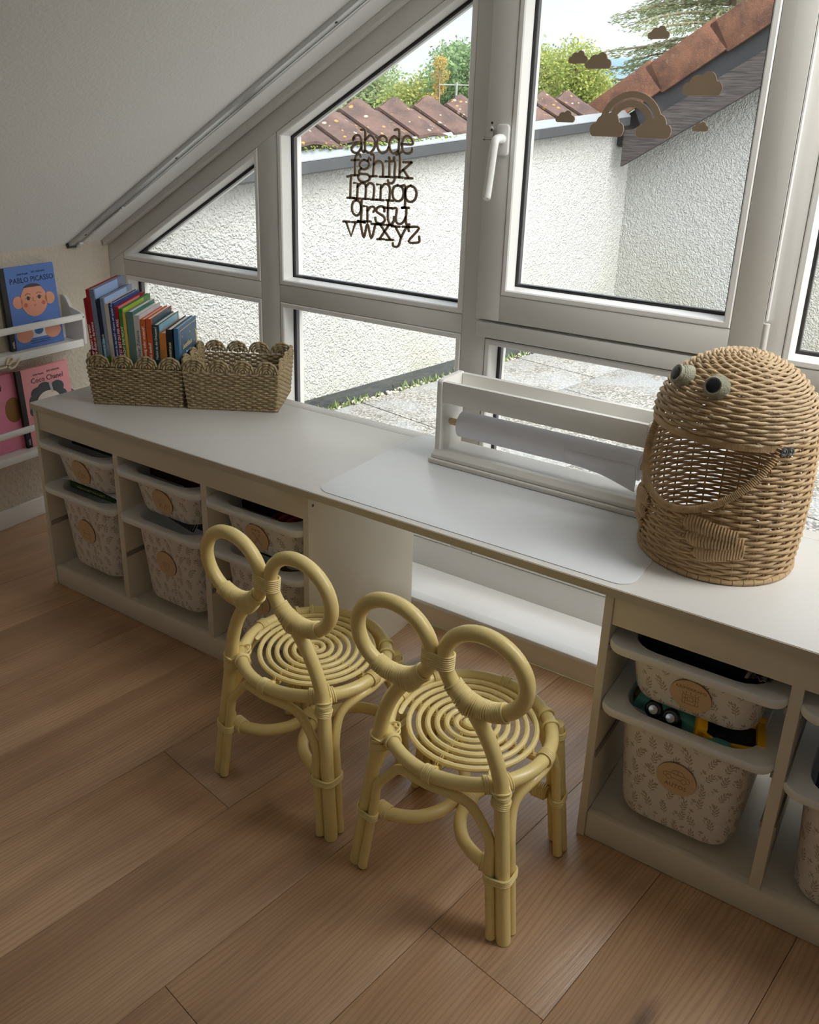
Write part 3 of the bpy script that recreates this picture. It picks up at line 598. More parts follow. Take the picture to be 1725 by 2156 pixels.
dm = MB().prism(rrect(0.999, 1.717, 0.012, 0.446, 0.035), ZC+0.0001, ZM, 'z').build('desk_mat', 'mat_plastic', bevel=0.0004); tag(dm, 'translucent white desk mat with rounded corners on the worktop', 'desk mat')

# ================================================================== bins
def bin_mesh(h, cut=0.0):
    """returns body, rim meshes in local coords: origin centre of front rim at worktop-unit front plane, z=0 at bottom"""
    zr = h
    def ring(w, d, r, z, n=5): return [(x, y, z) for x, y in rrect(-w/2, w/2, -d/2, d/2, r, n)]
    cy = 0.200
    def sh(R_): return [(x, y+cy, z) for x, y, z in R_]
    tw = 0.216 if h > 0.15 else 0.224
    body = MB(); rings = [sh(ring(tw-0.03, 0.31, 0.035, 0)), sh(ring(tw-0.012, 0.328, 0.045, 0.004)), sh(ring(tw, 0.337, 0.05, 0.014)), sh(ring(0.246, 0.374, 0.055, zr-0.014))]
    n = len(rings[0])
    for R_ in rings: body.v += R_
    body.f += [tuple(range(n-1, -1, -1))]+[(i*n+k, i*n+(k+1) % n, (i+1)*n+(k+1) % n, (i+1)*n+k) for i in range(len(rings)-1) for k in range(n)]
    uv = []
    for R_ in rings:
        L = 0
        for k in range(n):
            uv.append((rings[2][k][0] if False else L, R_[k][2])); L += (Vector(rings[3][(k+1) % n])-Vector(rings[3][k])).length
    rim = MB(); prof = [(0.246, 0.374, 0.055, zr-0.0165), (0.305, 0.412, 0.03, zr-0.0165), (0.309, 0.416, 0.032, zr-0.012), (0.309, 0.416, 0.032, zr-0.003), (0.305, 0.412, 0.03, zr), (0.244, 0.372, 0.055, zr), (0.238, 0.366, 0.055, zr-0.004), (0.236, 0.364, 0.055, zr-0.016), (tw-0.01, 0.325, 0.045, 0.012), (tw-0.03, 0.30, 0.035, 0.005)]
    for w, d, r, z in prof: rim.v += sh(ring(w, d, r, z))
    m_ = len(prof); rim.f += [(i*n+k, i*n+(k+1) % n, (i+1)*n+(k+1) % n, (i+1)*n+k) for i in range(m_-1) for k in range(n)]+[tuple((m_-1)*n+k for k in range(n))]
    return body, uv, rim
HS, HBG = 0.118, 0.246
PROTO = {}
def front_y(h, z):  # front face depth of the tapered body (local)
    return 0.200-(0.337/2+(0.374-0.337)/2*(z-0.014)/(h-0.028))
def make_bin(x, zb, big, label, lettering, icon, dy=-0.008):
    h = HBG if big else HS
    B = empty('storage_bin', (x, dy, zb), label=label, cat='storage bin', group='patterned plastic bins in the storage units')
    key = big
    if key not in PROTO:
        b, uv, r = bin_mesh(h)
        o1 = b.build('bin_body', 'sprig_print', None, smooth=True, uv=None, angle=60); me = o1.data
        lay = me.uv_layers.new(name='UVMap')
        dd = {}
        for i, l in enumerate(me.loops): lay.data[i].uv = uv[l.vertex_index] if l.vertex_index < len(uv) else (0, 0)
        o2 = r.build('bin_rim', 'bin_plastic', None, smooth=True, angle=50); PROTO[key] = (o1.data, o2.data)
        o1.parent = B; o2.parent = B
    else:
        for nm, me in zip(('bin_body', 'bin_rim'), PROTO[key]):
            o = bpy.data.objects.new(nm, me); COL.objects.link(o); o.parent = B
    zd = h*0.54 if big else 0.052
    yA, yB = front_y(h, zd-0.03), front_y(h, zd+0.03); tl = Vector((0, yB-yA, 0.06)).normalized()
    Md = frame_m((0.0, front_y(h, zd)-0.0005, zd), (1, 0, 0), tl); R_ = 0.0362
    d = MB().lathe([(0.0001, 0), (R_, 0), (R_, 0.003), (0.0001, 0.003)], 36, M=Md).build('label_disc', 'disc_wood', B, world=False)
    mk = MB().lathe([(R_-0.0001, 0.0002), (R_+0.0004, 0.0002), (R_+0.0004, 0.0026), (R_-0.0001, 0.0026)], 36, M=Md).build('burnt_edge', 'engraving', d, world=False)
    Z = 0.0031
    st = MB()
    for s_ in icon: st.ribbon([(a*R_, b*R_) for a, b in s_], 0.0009, Z-0.0002, Z+0.0001, 'z', Md)
    if st.v: st.build('engraved_icon', 'engraving', d, world=False)
    if lettering:
        o = text_mesh('engraved_lettering', lettering[0], lettering[2], 'engraving', 0.0001); o.parent = d; o.matrix_local = Md @ Matrix.Translation((0, lettering[1]*R_, Z))
    return B
CHEST = [[(-.38, -.55), (.38, -.55), (.38, .05), (-.38, .05), (-.38, -.55)], [(-.38, -.2), (-.14, -.2)], [(.14, -.2), (.38, -.2)], [(-.14, -.33), (.14, -.33), (.14, -.08), (-.14, -.08), (-.14, -.33)], [(-.25, -.55), (-.25, .05)], [(.25, -.55), (.25, .05)], [(-.2, .15), (-.24, .26)], [(0, .15), (0, .28)], [(.2, .15), (.24, .26)], [(-.34, .12), (-.42, .2)], [(.34, .12), (.42, .2)]]
CAR = [[(-.66, .02), (-.66, .2), (-.55, .28), (-.3, .32), (-.15, .55), (.25, .55), (.45, .3), (.62, .26), (.68, .1), (.62, 0), (.52, 0)], [(-.66, .02), (-.52, .02)], [(-.24, .02), (.24, .0)], [(-.25, .31), (.42, .31)], [(.05, .55), (.05, .31)]]+[[(cx_+.14*math.cos(t*PI/6), .02+.14*math.sin(t*PI/6)) for t in range(13)] for cx_ in (-.38, .38)]
PENS = [[(-.35, .3), (.2, -.55)], [(-.25, .36), (.3, -.5)], [(.35, .3), (-.2, -.55)], [(.25, .36), (-.3, -.5)], [(.2, -.55), (.32, -.62), (.3, -.5)], [(-.2, -.55), (-.32, -.62), (-.3, -.5)]]
SHAPES = [[(-.4, -.45), (-.3, .0), (.0, -.1), (.1, -.5), (-.4, -.45)], [(.15, -.1), (.5, -.3)], [(.4, -.05), (.3, -.4)], [(-.1, .1), (.0, .2), (.1, .1)]]
CRAFT = [[(-.4, -.1), (-.1, -.5)], [(-.1, -.1), (-.4, -.45)], [(.05, -.5), (.35, -.1), (.5, -.2), (.2, -.6), (.05, -.5)], [(-.3, .05), (-.1, .12)]]
BOX = [[(-.35, -.6), (.35, -.6), (.35, .1), (-.35, .1), (-.35, -.6)], [(-.35, -.15), (.35, -.15)]]
DRESS = [[(-.35, .1), (.35, .1), (.1, -.6), (-.1, -.6), (-.35, .1)], [(-.15, .1), (0, -.2), (.15, .1)]]
c1 = [0.170, 0.4955, 0.821]; c2 = [1.677+0.170, 1.677+0.4955]
make_bin(c1[0], 0.347, False, 'shallow patterned bin, top of the column nearest the beige wall', None, SHAPES)
make_bin(c1[0], 0.084, True, 'deep patterned bin, bottom of the column nearest the beige wall', None, BOX)
make_bin(c1[1], 0.347, False, 'shallow patterned bin in the top of the middle column', None, CRAFT)
make_bin(c1[1], 0.087, True, 'deep patterned bin holding a rainbow book in the middle column', None, DRESS)
make_bin(c1[2], 0.347, False, 'shallow patterned bin with a crossed-pens disc, above the chair back', ('STIFTE', 0.55, 0.0098), PENS)
make_bin(c1[2], 0.090, True, 'deep patterned bin half hidden behind the chair loops', None, BOX)
make_bin(c2[0], 0.347, False, 'shallow patterned bin whose disc reads KRIMSKRAMS', ('KRIMSKRAMS', 0.46, 0.0092), CHEST)
make_bin(c2[0], 0.084, True, 'deep patterned bin of toy vehicles whose disc reads AUTOS', ('AUTOS', -0.46, 0.0125), CAR)
make_bin(c2[1], 0.347, False, 'shallow patterned bin cut off by the picture edge', None, BOX)
make_bin(c2[1], 0.062, True, 'deep patterned bin with blue fabric, cut off by the picture edge', None, BOX)

# ---- things in the bins
def book(name, w, d, h, col, M, pages='page_white', label=None, group=None, title=None, spine=None, loc=None, cat='book'):
    """closed hardback: local x = thickness w, y = depth d (spine at y=0), z = height h"""
    B = empty(name, (0, 0, 0)); B.matrix_world = M
    loc_ = M.to_translation(); B.location = loc_; B.rotation_euler = M.to_euler()
    cm = cmat(col); t = min(0.0025, w*0.2)
    c = MB().box(0, t, 0, d, 0, h).box(w-t, w, 0, d, 0, h).box(t, w-t, 0, t, 0, h); c.build('cover', cm, B, world=False)
    MB().box(t, w-t, t, d-0.004, 0.003, h-0.003).build('page_block', pages, B, world=False)
    if spine is not None: MB().box(-0.0002, w+0.0002, -0.0004, 0.0, 0.0, h*spine[1]).build('spine_panel', cmat(spine[0]), B, world=False)
    if title:
        o = text_mesh('spine_title', title[0], title[1], cmat(title[2]), 0.0002, title[3]); o.parent = B
        o.matrix_local = frame_m((w/2, -0.0006, title[4] if len(title) > 4 else 0.14), (0, 0, 1), (-1, 0, 0))
    return tag(B, label, cat, group)
RX = Matrix.Rotation
def flat(x, y, z, rz, w): return Matrix.Translation((x, y, z)) @ RX(rz, 4, 'Z') @ RX(rad(-90), 4, 'Y') @ Matrix.Identity(4)
# flat-lying or leaning books / boards in the bins
book('board_book', 0.014, 0.19, 0.20, srgb(18, 66, 70), Matrix.Translation((0.075, 0.06, 0.462)) @ RX(rad(8), 4, 'X') @ RX(rad(90), 4, 'Y'), label='dark teal book lying in the shallow bin nearest the beige wall')
book('picture_book', 0.016, 0.24, 0.205, srgb(58, 92, 38), Matrix.Translation((0.07, 0.045, 0.334)) @ RX(rad(-2), 4, 'X') @ RX(rad(90), 4, 'Y'), label='green book lying on the deep bin nearest the beige wall', title=('MALEN SCHRITT FUR SCHRITT', 0.009, (0.75, 0.8, 0.6), 'LEFT', 0.03))
pp = MB().prism([(0.05, 0.002), (0.10, 0.012), (0.20, 0.010), (0.30, 0.0), (0.30, 0.003), (0.20, 0.013), (0.10, 0.015), (0.05, 0.005)], 0.035, 0.25).build('paper_sheet', 'paper'); pp.location = (0, 0, 0.338); tag(pp, 'curling loose sheet above the green book in the left bin', 'paper')
book('craft_folder', 0.02, 0.20, 0.19, srgb(70, 28, 34), Matrix.Translation((0.40, 0.06, 0.455)) @ RX(rad(5), 4, 'X') @ RX(rad(90), 4, 'Y'), label='dark wine folder in the shallow middle bin')
book('rainbow_book', 0.012, 0.10, 0.095, srgb(60, 60, 70), Matrix.Translation((0.455, 0.062, 0.325)) @ RX(rad(55), 4, 'X') @ RX(rad(-8), 4, 'Z') @ RX(rad(90), 4, 'Y'), label='small rainbow striped book leaning in the deep middle bin')
rb = bpy.data.objects['rainbow_book']
for i, c in enumerate(((200, 70, 50), (225, 130, 50), (215, 195, 70), (120, 170, 80), (80, 140, 170), (120, 100, 160))):
    MB().box(0.0121, 0.0125, 0.006, 0.094, 0.006+i*0.014, 0.020+i*0.014).build('cover_stripe', cmat(srgb(*c)), rb, world=False)
book('dark_book', 0.014, 0.10, 0.10, srgb(22, 28, 42), Matrix.Translation((0.56, 0.065, 0.322)) @ RX(rad(50), 4, 'X') @ RX(rad(90), 4, 'Y'), label='dark navy book beside the rainbow book in the deep middle bin')
book('sketch_pad', 0.02, 0.19, 0.19, srgb(60, 40, 42), Matrix.Translation((0.73, 0.06, 0.452)) @ RX(rad(6), 4, 'X') @ RX(rad(90), 4, 'Y'), label='dark brown pad in the shallow bin above the chair back')
stp = MB()
for i in range(9): stp.tube([(0.855+i*0.0085, 0.035, 0.452), (0.860+i*0.0085, 0.19, 0.458)], 0.0036, 8)
pens = empty('pencil_bundle', (0.89, 0.1, 0.452)); 
for i in range(9): MB().tube([(0.855+i*0.0085, 0.035, 0.452), (0.860+i*0.0085, 0.19, 0.458)], 0.0036, 8).build('pencil', cmat(srgb(*[(150, 40, 45), (120, 30, 40), (190, 90, 90)][i % 3])), pens, smooth=True)
tag(pens, 'row of red pencils in the shallow bin above the chair back', 'pencils')
book('framed_card', 0.012, 0.11, 0.075, srgb(70, 34, 26), Matrix.Translation((0.775, 0.065, 0.325)) @ RX(rad(35), 4, 'X') @ RX(rad(12), 4, 'Y') @ RX(rad(90), 4, 'Y'), label='brown framed card leaning in the deep bin behind the chair loops', cat='card')
book('wooden_box', 0.028, 0.09, 0.09, srgb(120, 84, 52), Matrix.Translation((0.852, 0.05, 0.322)) @ RX(rad(20), 4, 'X') @ RX(rad(90), 4, 'Y'), label='small wooden box in the deep bin behind the chair loops', cat='box')
cup = MB().lathe([(0.0001, 0), (0.030, 0), (0.034, 0.03), (0.031, 0.03), (0.027, 0.004), (0.0001, 0.004)], 24, c=(0.895, 0.075, 0.322)).build('plastic_cup', cmat(srgb(190, 195, 200)), smooth=True); tag(cup, 'pale grey cup in the deep bin behind the chair loops', 'cup')
# right unit: dark tray and foil in the upper bin
book('navy_folder', 0.02, 0.27, 0.225, srgb(14, 20, 38), Matrix.Translation((1.735, 0.05, 0.452)) @ RX(rad(6), 4, 'X') @ RX(rad(90), 4, 'Y'), label='navy folder filling the bin marked KRIMSKRAMS')
fo = MB(); random.seed(3)
gx = 9
for i in range(gx):
    for j in range(gx): fo.v.append((1.925+i*0.005, 0.03+j*0.012, 0.463+random.uniform(-0.006, 0.01)))
for i in range(gx-1):
    for j in range(gx-1): a = i*gx+j; fo.f += [(a, a+1, a+gx+1, a+gx)]
bmf = fo.build('foil_wrapper', 'steel'); tag(bmf, 'crumpled silver foil in the bin marked KRIMSKRAMS', 'wrapper')
bmf.modifiers.new('thickness', 'SOLIDIFY').thickness = 0.0008
bl_ = MB(); random.seed(5); gx = 10
for i in range(gx):
    for j in range(gx): bl_.v.append((2.065+i*0.024, 0.03+j*0.03, 0.285+0.02*math.sin(i*1.1)*math.cos(j*0.9)+random.uniform(-0.008, 0.012)))
for i in range(gx-1):
    for j in range(gx-1): a = i*gx+j; bl_.f += [(a, a+1, a+gx+1, a+gx)]
b_ = bl_.build('fabric_bundle', cmat(srgb(38, 70, 105), 0.8), smooth=True, angle=180); tag(b_, 'blue cloth in the deep bin at the picture edge', 'cloth'); b_.modifiers.new('thickness', 'SOLIDIFY').thickness = 0.003
def toy_wheel(V, c, r, w, axis, hub=True):
    ax = Vector(axis).normalized(); M_ = frame_m(Vector(c)-ax*w/2, ax.orthogonal(), ax.cross(ax.orthogonal())); 
    o = MB().lathe([(0.0001, 0), (r*0.8, 0), (r, w*0.2), (r, w*0.8), (r*0.8, w), (0.0001, w)], 20, M=M_).build('wheel', 'black_gloss', V, smooth=True, angle=30)
    if hub:
        L = Matrix.LocRotScale(V.location, V.rotation_euler, None).inverted()
        MB().lathe([(0.0001, w), (r*0.55, w), (r*0.48, w+0.002), (0.0001, w+0.0015)], 16, M=L @ M_).build('hub', 'steel', o, world=False, smooth=True)
mat('toy_teal', srgb(95, 175, 172), 0.3); mat('toy_yellow', srgb(255, 195, 30), 0.35); mat('toy_black', (0.02, 0.02, 0.022), 0.4); mat('toy_navy', (0.02, 0.03, 0.06), 0.45)
tt = empty('toy_truck', (1.80, 0.07, 0.30), label='teal toy truck lying upside down with silver wheel hubs', cat='toy truck')
TM = Matrix.Translation((1.80, 0.075, 0.322)) @ RX(rad(-10), 4, 'Z') @ RX(rad(15), 4, 'X')
MB().prism([(-0.065, -0.02), (-0.05, 0.014), (0.0, 0.018), (0.045, 0.014), (0.075, -0.002), (0.075, -0.02)], -0.028, 0.028, 'y', TM).build('truck_body', 'toy_teal', tt, bevel=0.003)
MB().prism([(-0.075, 0.0), (-0.030, 0.0), (-0.038, 0.022), (-0.066, 0.022)], -0.03, 0.03, 'y', TM @ Matrix.Translation((0, 0.03, 0.006))).build('cab', 'toy_teal', tt, bevel=0.003)
MB().box(-0.02, 0.04, -0.035, -0.02, -0.018, 0.01, TM).build('chassis', 'toy_black', tt, bevel=0.002)
for sx in (-0.012, 0.022): toy_wheel(tt, TM @ Vector((sx, -0.034, 0.010)), 0.017, 0.014, TM.to_3x3() @ Vector((0.15, -0.75, 0.65)))
ty = empty('toy_loader', (1.92, 0.06, 0.30), label='yellow toy digger with dark studded deck in the AUTOS bin', cat='toy digger')
YM = Matrix.Translation((1.915, 0.06, 0.318)) @ RX(rad(14), 4, 'Z') @ RX(rad(10), 4, 'X')
MB().prism([(-0.06, -0.012), (0.05, -0.012), (0.055, 0.012), (0.03, 0.006), (-0.02, 0.004), (-0.055, 0.026)], -0.03, -0.024, 'y', YM).build('side_plate', 'toy_yellow', ty, bevel=0.0015)
MB().prism([(-0.06, -0.012), (0.05, -0.012), (0.06, 0.03), (0.045, 0.032), (0.03, 0.01), (-0.02, 0.008), (-0.055, 0.026)], 0.024, 0.03, 'y', YM).build('side_plate', 'toy_yellow', ty, bevel=0.0015)
MB().prism([(-0.062, -0.012), (-0.045, -0.012), (-0.04, 0.03), (-0.058, 0.034)], -0.03, 0.03, 'y', YM).build('bucket', 'toy_yellow', ty, bevel=0.002)
MB().box(0.044, 0.058, -0.03, 0.03, -0.01, 0.02, YM).build('end_bar', 'toy_yellow', ty, bevel=0.002)
MB().box(-0.04, 0.044, -0.0235, 0.0235, -0.008, 0.002, YM).build('deck', 'toy_navy', ty)
for i in range(5):
    for j in range(2): MB().lathe([(0.0045, 0.002), (0.0045, 0.005), (0.0001, 0.005)], 10, c=(-0.03+i*0.016, -0.011+j*0.022, 0), M=YM).build('stud', 'toy_navy', ty, smooth=True, angle=30)
tb = MB().prism([(-0.02, -0.012), (0.02, -0.012), (0.022, 0.004), (0.0, 0.010), (-0.02, 0.006)], -0.012, 0.012, 'y', Matrix.Translation((1.905, 0.018, 0.315)) @ RX(rad(20), 4, 'Z')).build('toy_block', 'toy_teal', bevel=0.002); tag(tb, 'small teal toy piece in front of the yellow digger', 'toy')
tw_ = MB().box(-0.03, 0.03, -0.02, 0.02, -0.01, 0.012, Matrix.Translation((1.75, 0.11, 0.30)) @ RX(rad(30), 4, 'Z')).build('toy_car', cmat(srgb(150, 130, 100)), bevel=0.006); tag(tw_, 'beige toy car half buried beside the teal truck', 'toy car')

# ================================================================== rattan chairs
def coil(mb, centers, rr, pos, up, side, turns=3, pitch=0.0042, r=0.0022, skew=0.0):
    """closed bands around the hull of circles lying in the plane (side, up x side)"""
    up = Vector(up).normalized(); sx = Vector(side); sx = (sx-up*sx.dot(up)).normalized(); sy = up.cross(sx)
    P = []
    for (a, b_), R_ in zip(centers, rr):
        P += [(a+(R_+r*0.7)*math.cos(t*PI/8), b_+(R_+r*0.7)*math.sin(t*PI/8)) for t in range(16)]
    H = hull2(P)
    # resample for smooth turns
    for k in range(turns):
        z = (k-(turns-1)/2)*pitch
        mb.tube([Vector(pos)+sx*a+sy*b_+up*(z+skew*a) for a, b_ in H], r, 6, closed=True)
def make_chair(label):
    C_ = empty('rattan_chair', (0, 0, 0), label=label, cat='chair', group='pale yellow rattan children\'s chairs at the worktop')
    rp, rs, rr = 0.0135, 0.0092, 0.0125; zs = 0.296; sc_ = Vector((0, 0.015, zs)); R0 = 0.1505
    feet = {(-1, -1): (-0.157, -0.122), (1, -1): (0.157, -0.122), (1, 1): (0.160, 0.128), (-1, 1): (-0.160, 0.128)}
    tops = {(-1, -1): (-0.1235, -0.104), (1, -1): (0.1235, -0.104), (1, 1): (0.128, 0.121), (-1, 1): (-0.128, 0.121)}
    def legpt(k, z): f, t = Vector(feet[k]), Vector(tops[k]); q = f.lerp(t, z/zs); return Vector((q.x, q.y, z))
    for sx in (-1, 1):
        k = (sx, -1); cxl, czl, rl = 0.0855, 0.527, 0.0735
        path = [legpt(k, 0.0), legpt(k, 0.12), legpt(k, 0.24), Vector((sx*0.1225, -0.104, 0.30)), Vector((sx*0.112, -0.107, 0.350)), Vector((sx*0.094, -0.111, 0.397)), Vector((sx*0.071, -0.114, 0.436))]
        P = cr_path(path, 7)
        ang = [math.radians(a) for a in range(-112, -455, -9)]
        L = [Vector((sx*(cxl+rl*math.cos(a)*1.0), -0.115-(czl+rl*math.sin(a)-0.45)*0.10, czl+rl*math.sin(a)*1.0)) for a in ang]
        MB().tube(P+L, rp, 12).build('back_post', 'chair_yellow', C_, smooth=True, world=False)
        wr = MB()
        for i, a in enumerate([-142+2.7*q for q in range(32)]):
            t = math.radians(a); c = Vector((sx*(cxl+rl*math.cos(t)), -0.115-(czl+rl*math.sin(t)-0.45)*0.10, czl+rl*math.sin(t))); tg = Vector((-sx*math.sin(t), 0, math.cos(t)))
            tg = (tg+Vector((0, 0.10*math.sin(i*0.9), 0))).normalized(); nv = Vector((sx*math.cos(t), 0, math.sin(t)))
            dip = 0.014*max(0, 1-abs(a+110)/20)
            coil(wr, [(0, 0), (dip, 0)], [rp+0.0003, rp+0.0003-dip*0.1], c, tg, nv, 1, r=0.0020)
        wr.build('loop_binding', 'chair_cane', C_, smooth=True, world=False)
        bd = MB(); c = Vector((sx*0.1235, -0.104, zs))
        coil(bd, [(0, 0)], [rp+0.0005], c+Vector((0, 0, -0.020)), (0.1*sx, 0.2, 1), (1, 0, 0), 4, 0.0038, r=0.0021)
        th = math.atan2(-0.104-0.015, sx*0.1235)
        for da in (-0.15, -0.125, -0.10, 0.10, 0.125, 0.15):
            a = th+da; p = sc_+Vector((math.cos(a)*R0, math.sin(a)*R0, 0)); coil(bd, [(0, 0)], [rr+0.0005], p, (-math.sin(a), math.cos(a), 0.15), (0, 0, 1), 1, r=0.0021)
        ax = Vector((math.cos(th), math.sin(th), 0))
        for sk in (-0.5, 0.5, -0.2): coil(bd, [(0, 0), (-0.025, 0)], [rp, rr], c, (0, 0, 1), ax, 1, r=0.0021, skew=sk)
        bd.build('seat_binding', 'chair_cane', C_, smooth=True, world=False)
    jn = MB(); coil(jn, [(-0.0135, 0), (0.0135, 0)], [rp, rp], (0, -0.122, 0.523), (0, 0.1, 1), (1, 0, 0), 7, 0.0039, 0.0021); jn.build('back_joint_binding', 'chair_cane', C_, smooth=True, world=False)
    for sx in (-1, 1):
        k = (sx, 1); MB().tube([legpt(k, 0), legpt(k, 0.15), legpt(k, 0.288)], rp, 12).build('front_leg', 'chair_yellow', C_, smooth=True, world=False)
        bd = MB(); coil(bd, [(0, 0)], [rp+0.0005], legpt(k, 0.268), (0, 0, 1), (1, 0, 0), 4, 0.0038, r=0.0021); th = math.atan2(tops[k][1]-0.015, tops[k][0])
        for da in (-0.12, -0.095, 0.095, 0.12):
            a = th+da; p = sc_+Vector((math.cos(a)*R0, math.sin(a)*R0, 0)); coil(bd, [(0, 0)], [rr+0.0005], p, (-math.sin(a), math.cos(a), 0.1), (0, 0, 1), 1, r=0.0021)
        bd.build('seat_binding', 'chair_cane', C_, smooth=True, world=False)
    MB().tube([sc_+Vector((R0*math.cos(a), R0*math.sin(a), 0)) for a in [2*PI*i/56 for i in range(56)]], rr, 12, closed=True).build('seat_ring', 'chair_yellow', C_, smooth=True, world=False)
    # spiral seat
    sp = []; turns = 7.15; n = 280
    for i in range(n+1):
        t = i/n*turns; r_ = 0.005+0.0176*t; a = 2*PI*t+PI-0.6; sp.append(sc_+Vector((r_*math.cos(a), r_*math.sin(a), 0.004+0.0035*math.exp(-t*0.8))))
    sp.append(sp[-1]+Vector((-0.004, 0.02, 0.003))); MB().tube(sp, 0.0053, 8).build('seat_spiral', 'chair_cane', C_, smooth=True, world=False)
    cap = MB().tube([sc_+Vector((0.005*math.cos(2*PI*i/10), 0.005*math.sin(2*PI*i/10), 0.006)) for i in range(10)], 0.004, 6, closed=True); cap.build('seat_centre', 'chair_cane', C_, smooth=True, world=False)
    for dx, dy in ((1, 0), (0, 1)):
        MB().tube([sc_+Vector((dx*u, dy*u, -0.008)) for u in (-R0, -R0/2, 0, R0/2, R0)], 0.0075, 8).build('cross_bar', 'chair_yellow', C_, smooth=True, world=False)
    for q in range(4):
        a = q*PI/2; kn = MB()
        for i in range(1, 8):
            t = i+((a-PI+0.6)/(2*PI)) % 1.0; r_ = 0.005+0.0176*t
            if r_ > 0.131: continue
            p = sc_+Vector((math.cos(a)*r_, math.sin(a)*r_, 0.001))
            for s_ in (-0.35, 0.35): coil(kn, [(0, 0), (-0.008, 0)], [0.0054, 0.006], p, (-math.sin(a)+s_*math.cos(a), math.cos(a)+s_*math.sin(a), 0), (0, 0, 1), 1, r=0.0014)
        o = kn.build('seat_knots', 'chair_cane', C_, smooth=True, world=False); o['kind'] = 'stuff'
        kb = MB(); p = sc_+Vector((math.cos(a)*R0, math.sin(a)*R0, 0)); coil(kb, [(0, 0)], [rr+0.0003], p, (-math.sin(a), math.cos(a), 0), (0, 0, 1), 5, 0.0036, 0.0019); kb.build('ring_binding', 'chair_cane', C_, smooth=True, world=False)
    order = [(-1, -1), (1, -1), (1, 1), (-1, 1)]
    def side_off(k, o, z):   # side canes flank the post, set slightly inwards
        p = legpt(k, z); d = legpt(o, z)-p; rd = Vector((p.x, p.y-0.01, 0)).normalized(); tg = Vector((-rd.y, rd.x, 0)); tg = tg if tg.dot(d) > 0 else -tg; return tg*0.0195-rd*0.010
    for i in range(4):
        a, b_ = order[i], order[(i+1) % 4]
        def off(k, o, z): p = legpt(k, z); return p+side_off(k, o, z)
        A = [off(a, b_, z) for z in (0.004, 0.09, 0.16, 0.200)]; Bq = [off(b_, a, z) for z in (0.200, 0.16, 0.09, 0.004)]
        th0 = math.atan2(tops[a][1]-0.015, tops[a][0]); th1 = math.atan2(tops[b_][1]-0.015, tops[b_][0])
        if th1 < th0: th1 += 2*PI
        mid = []
        for f, z in ((0.135, 0.2385), (0.20, 0.258), (0.30, 0.2705), (0.40, 0.2745), (0.5, 0.2745), (0.60, 0.2745), (0.70, 0.2705), (0.80, 0.258), (0.865, 0.2385)):
            th = th0+(th1-th0)*f; rr_ = R0-0.002+(0.008 if f in (0.135, 0.865) else 0.003); mid.append(sc_+Vector((rr_*math.cos(th), rr_*math.sin(th), z-zs)))
        MB().tube(cr_path(A+mid+Bq, 6), rs, 10).build('arched_brace', 'chair_yellow', C_, smooth=True, world=False)
    for k in order:
        i = order.index(k); pv, nx = order[i-1], order[(i+1) % 4]; z = 0.128; p = legpt(k, z); cs = [(0, 0)]
        for o in (pv, nx):
            v_ = side_off(k, o, z); cs.append((v_.x, v_.y))
        bd = MB(); coil(bd, cs, [rp, rs, rs], p, (0, 0, 1), (1, 0, 0), 4, 0.0040, 0.0021); bd.build('leg_binding', 'chair_cane', C_, smooth=True, world=False)
    for sx in (-1, 1):
        z = 0.131; a = legpt((sx, -1), z); b_ = legpt((sx, 1), z)
        ins = lambda p: p+Vector((-sx*0.018, -0.014*(1 if p.y > 0 else -1), 0))
        pa_ = [ins(a), Vector((sx*0.098, -0.104, z)), Vector((sx*0.050, -0.082, z)), Vector((sx*0.0195, -0.040, z)), Vector((sx*0.0125, 0.005, z)), Vector((sx*0.0195, 0.050, z)), Vector((sx*0.050, 0.090, z)), Vector((sx*0.098, 0.110, z)), ins(b_)]
        MB().tube(cr_path(pa_, 7), 0.0122, 10).build('stretcher', 'chair_yellow', C_, smooth=True, world=False)
        for e0, e1_ in ((pa_[0], pa_[1]), (pa_[-1], pa_[-2])):
            bd = MB(); d = (e1_-e0).normalized(); coil(bd, [(0, 0)], [0.0124], e0+d*0.016, d, (0, 0, 1), 7, 0.0038, 0.0020); bd.build('stretcher_binding', 'chair_cane', C_, smooth=True, world=False)
    bd = MB(); coil(bd, [(-0.0125, 0), (0.0125, 0)], [0.0122, 0.0122], (0, 0.004, 0.131), (0, 1, 0), (1, 0, 0), 7, 0.0038, 0.0020); bd.build('stretcher_joint_binding', 'chair_cane', C_, smooth=True, world=False)
    return C_
ch = make_chair('yellow rattan chair nearer the viewer, with double-loop back')
ch.location = (1.508, -0.183, 0); ch.rotation_euler = (0, 0, rad(1))
ch2 = copy_tree(ch); ch2.location = (1.128, -0.166, 0); ch2.rotation_euler = (0, 0, rad(-2.0)); ch2['label'] = 'yellow rattan chair in front of the patterned bins, farther from the viewer'

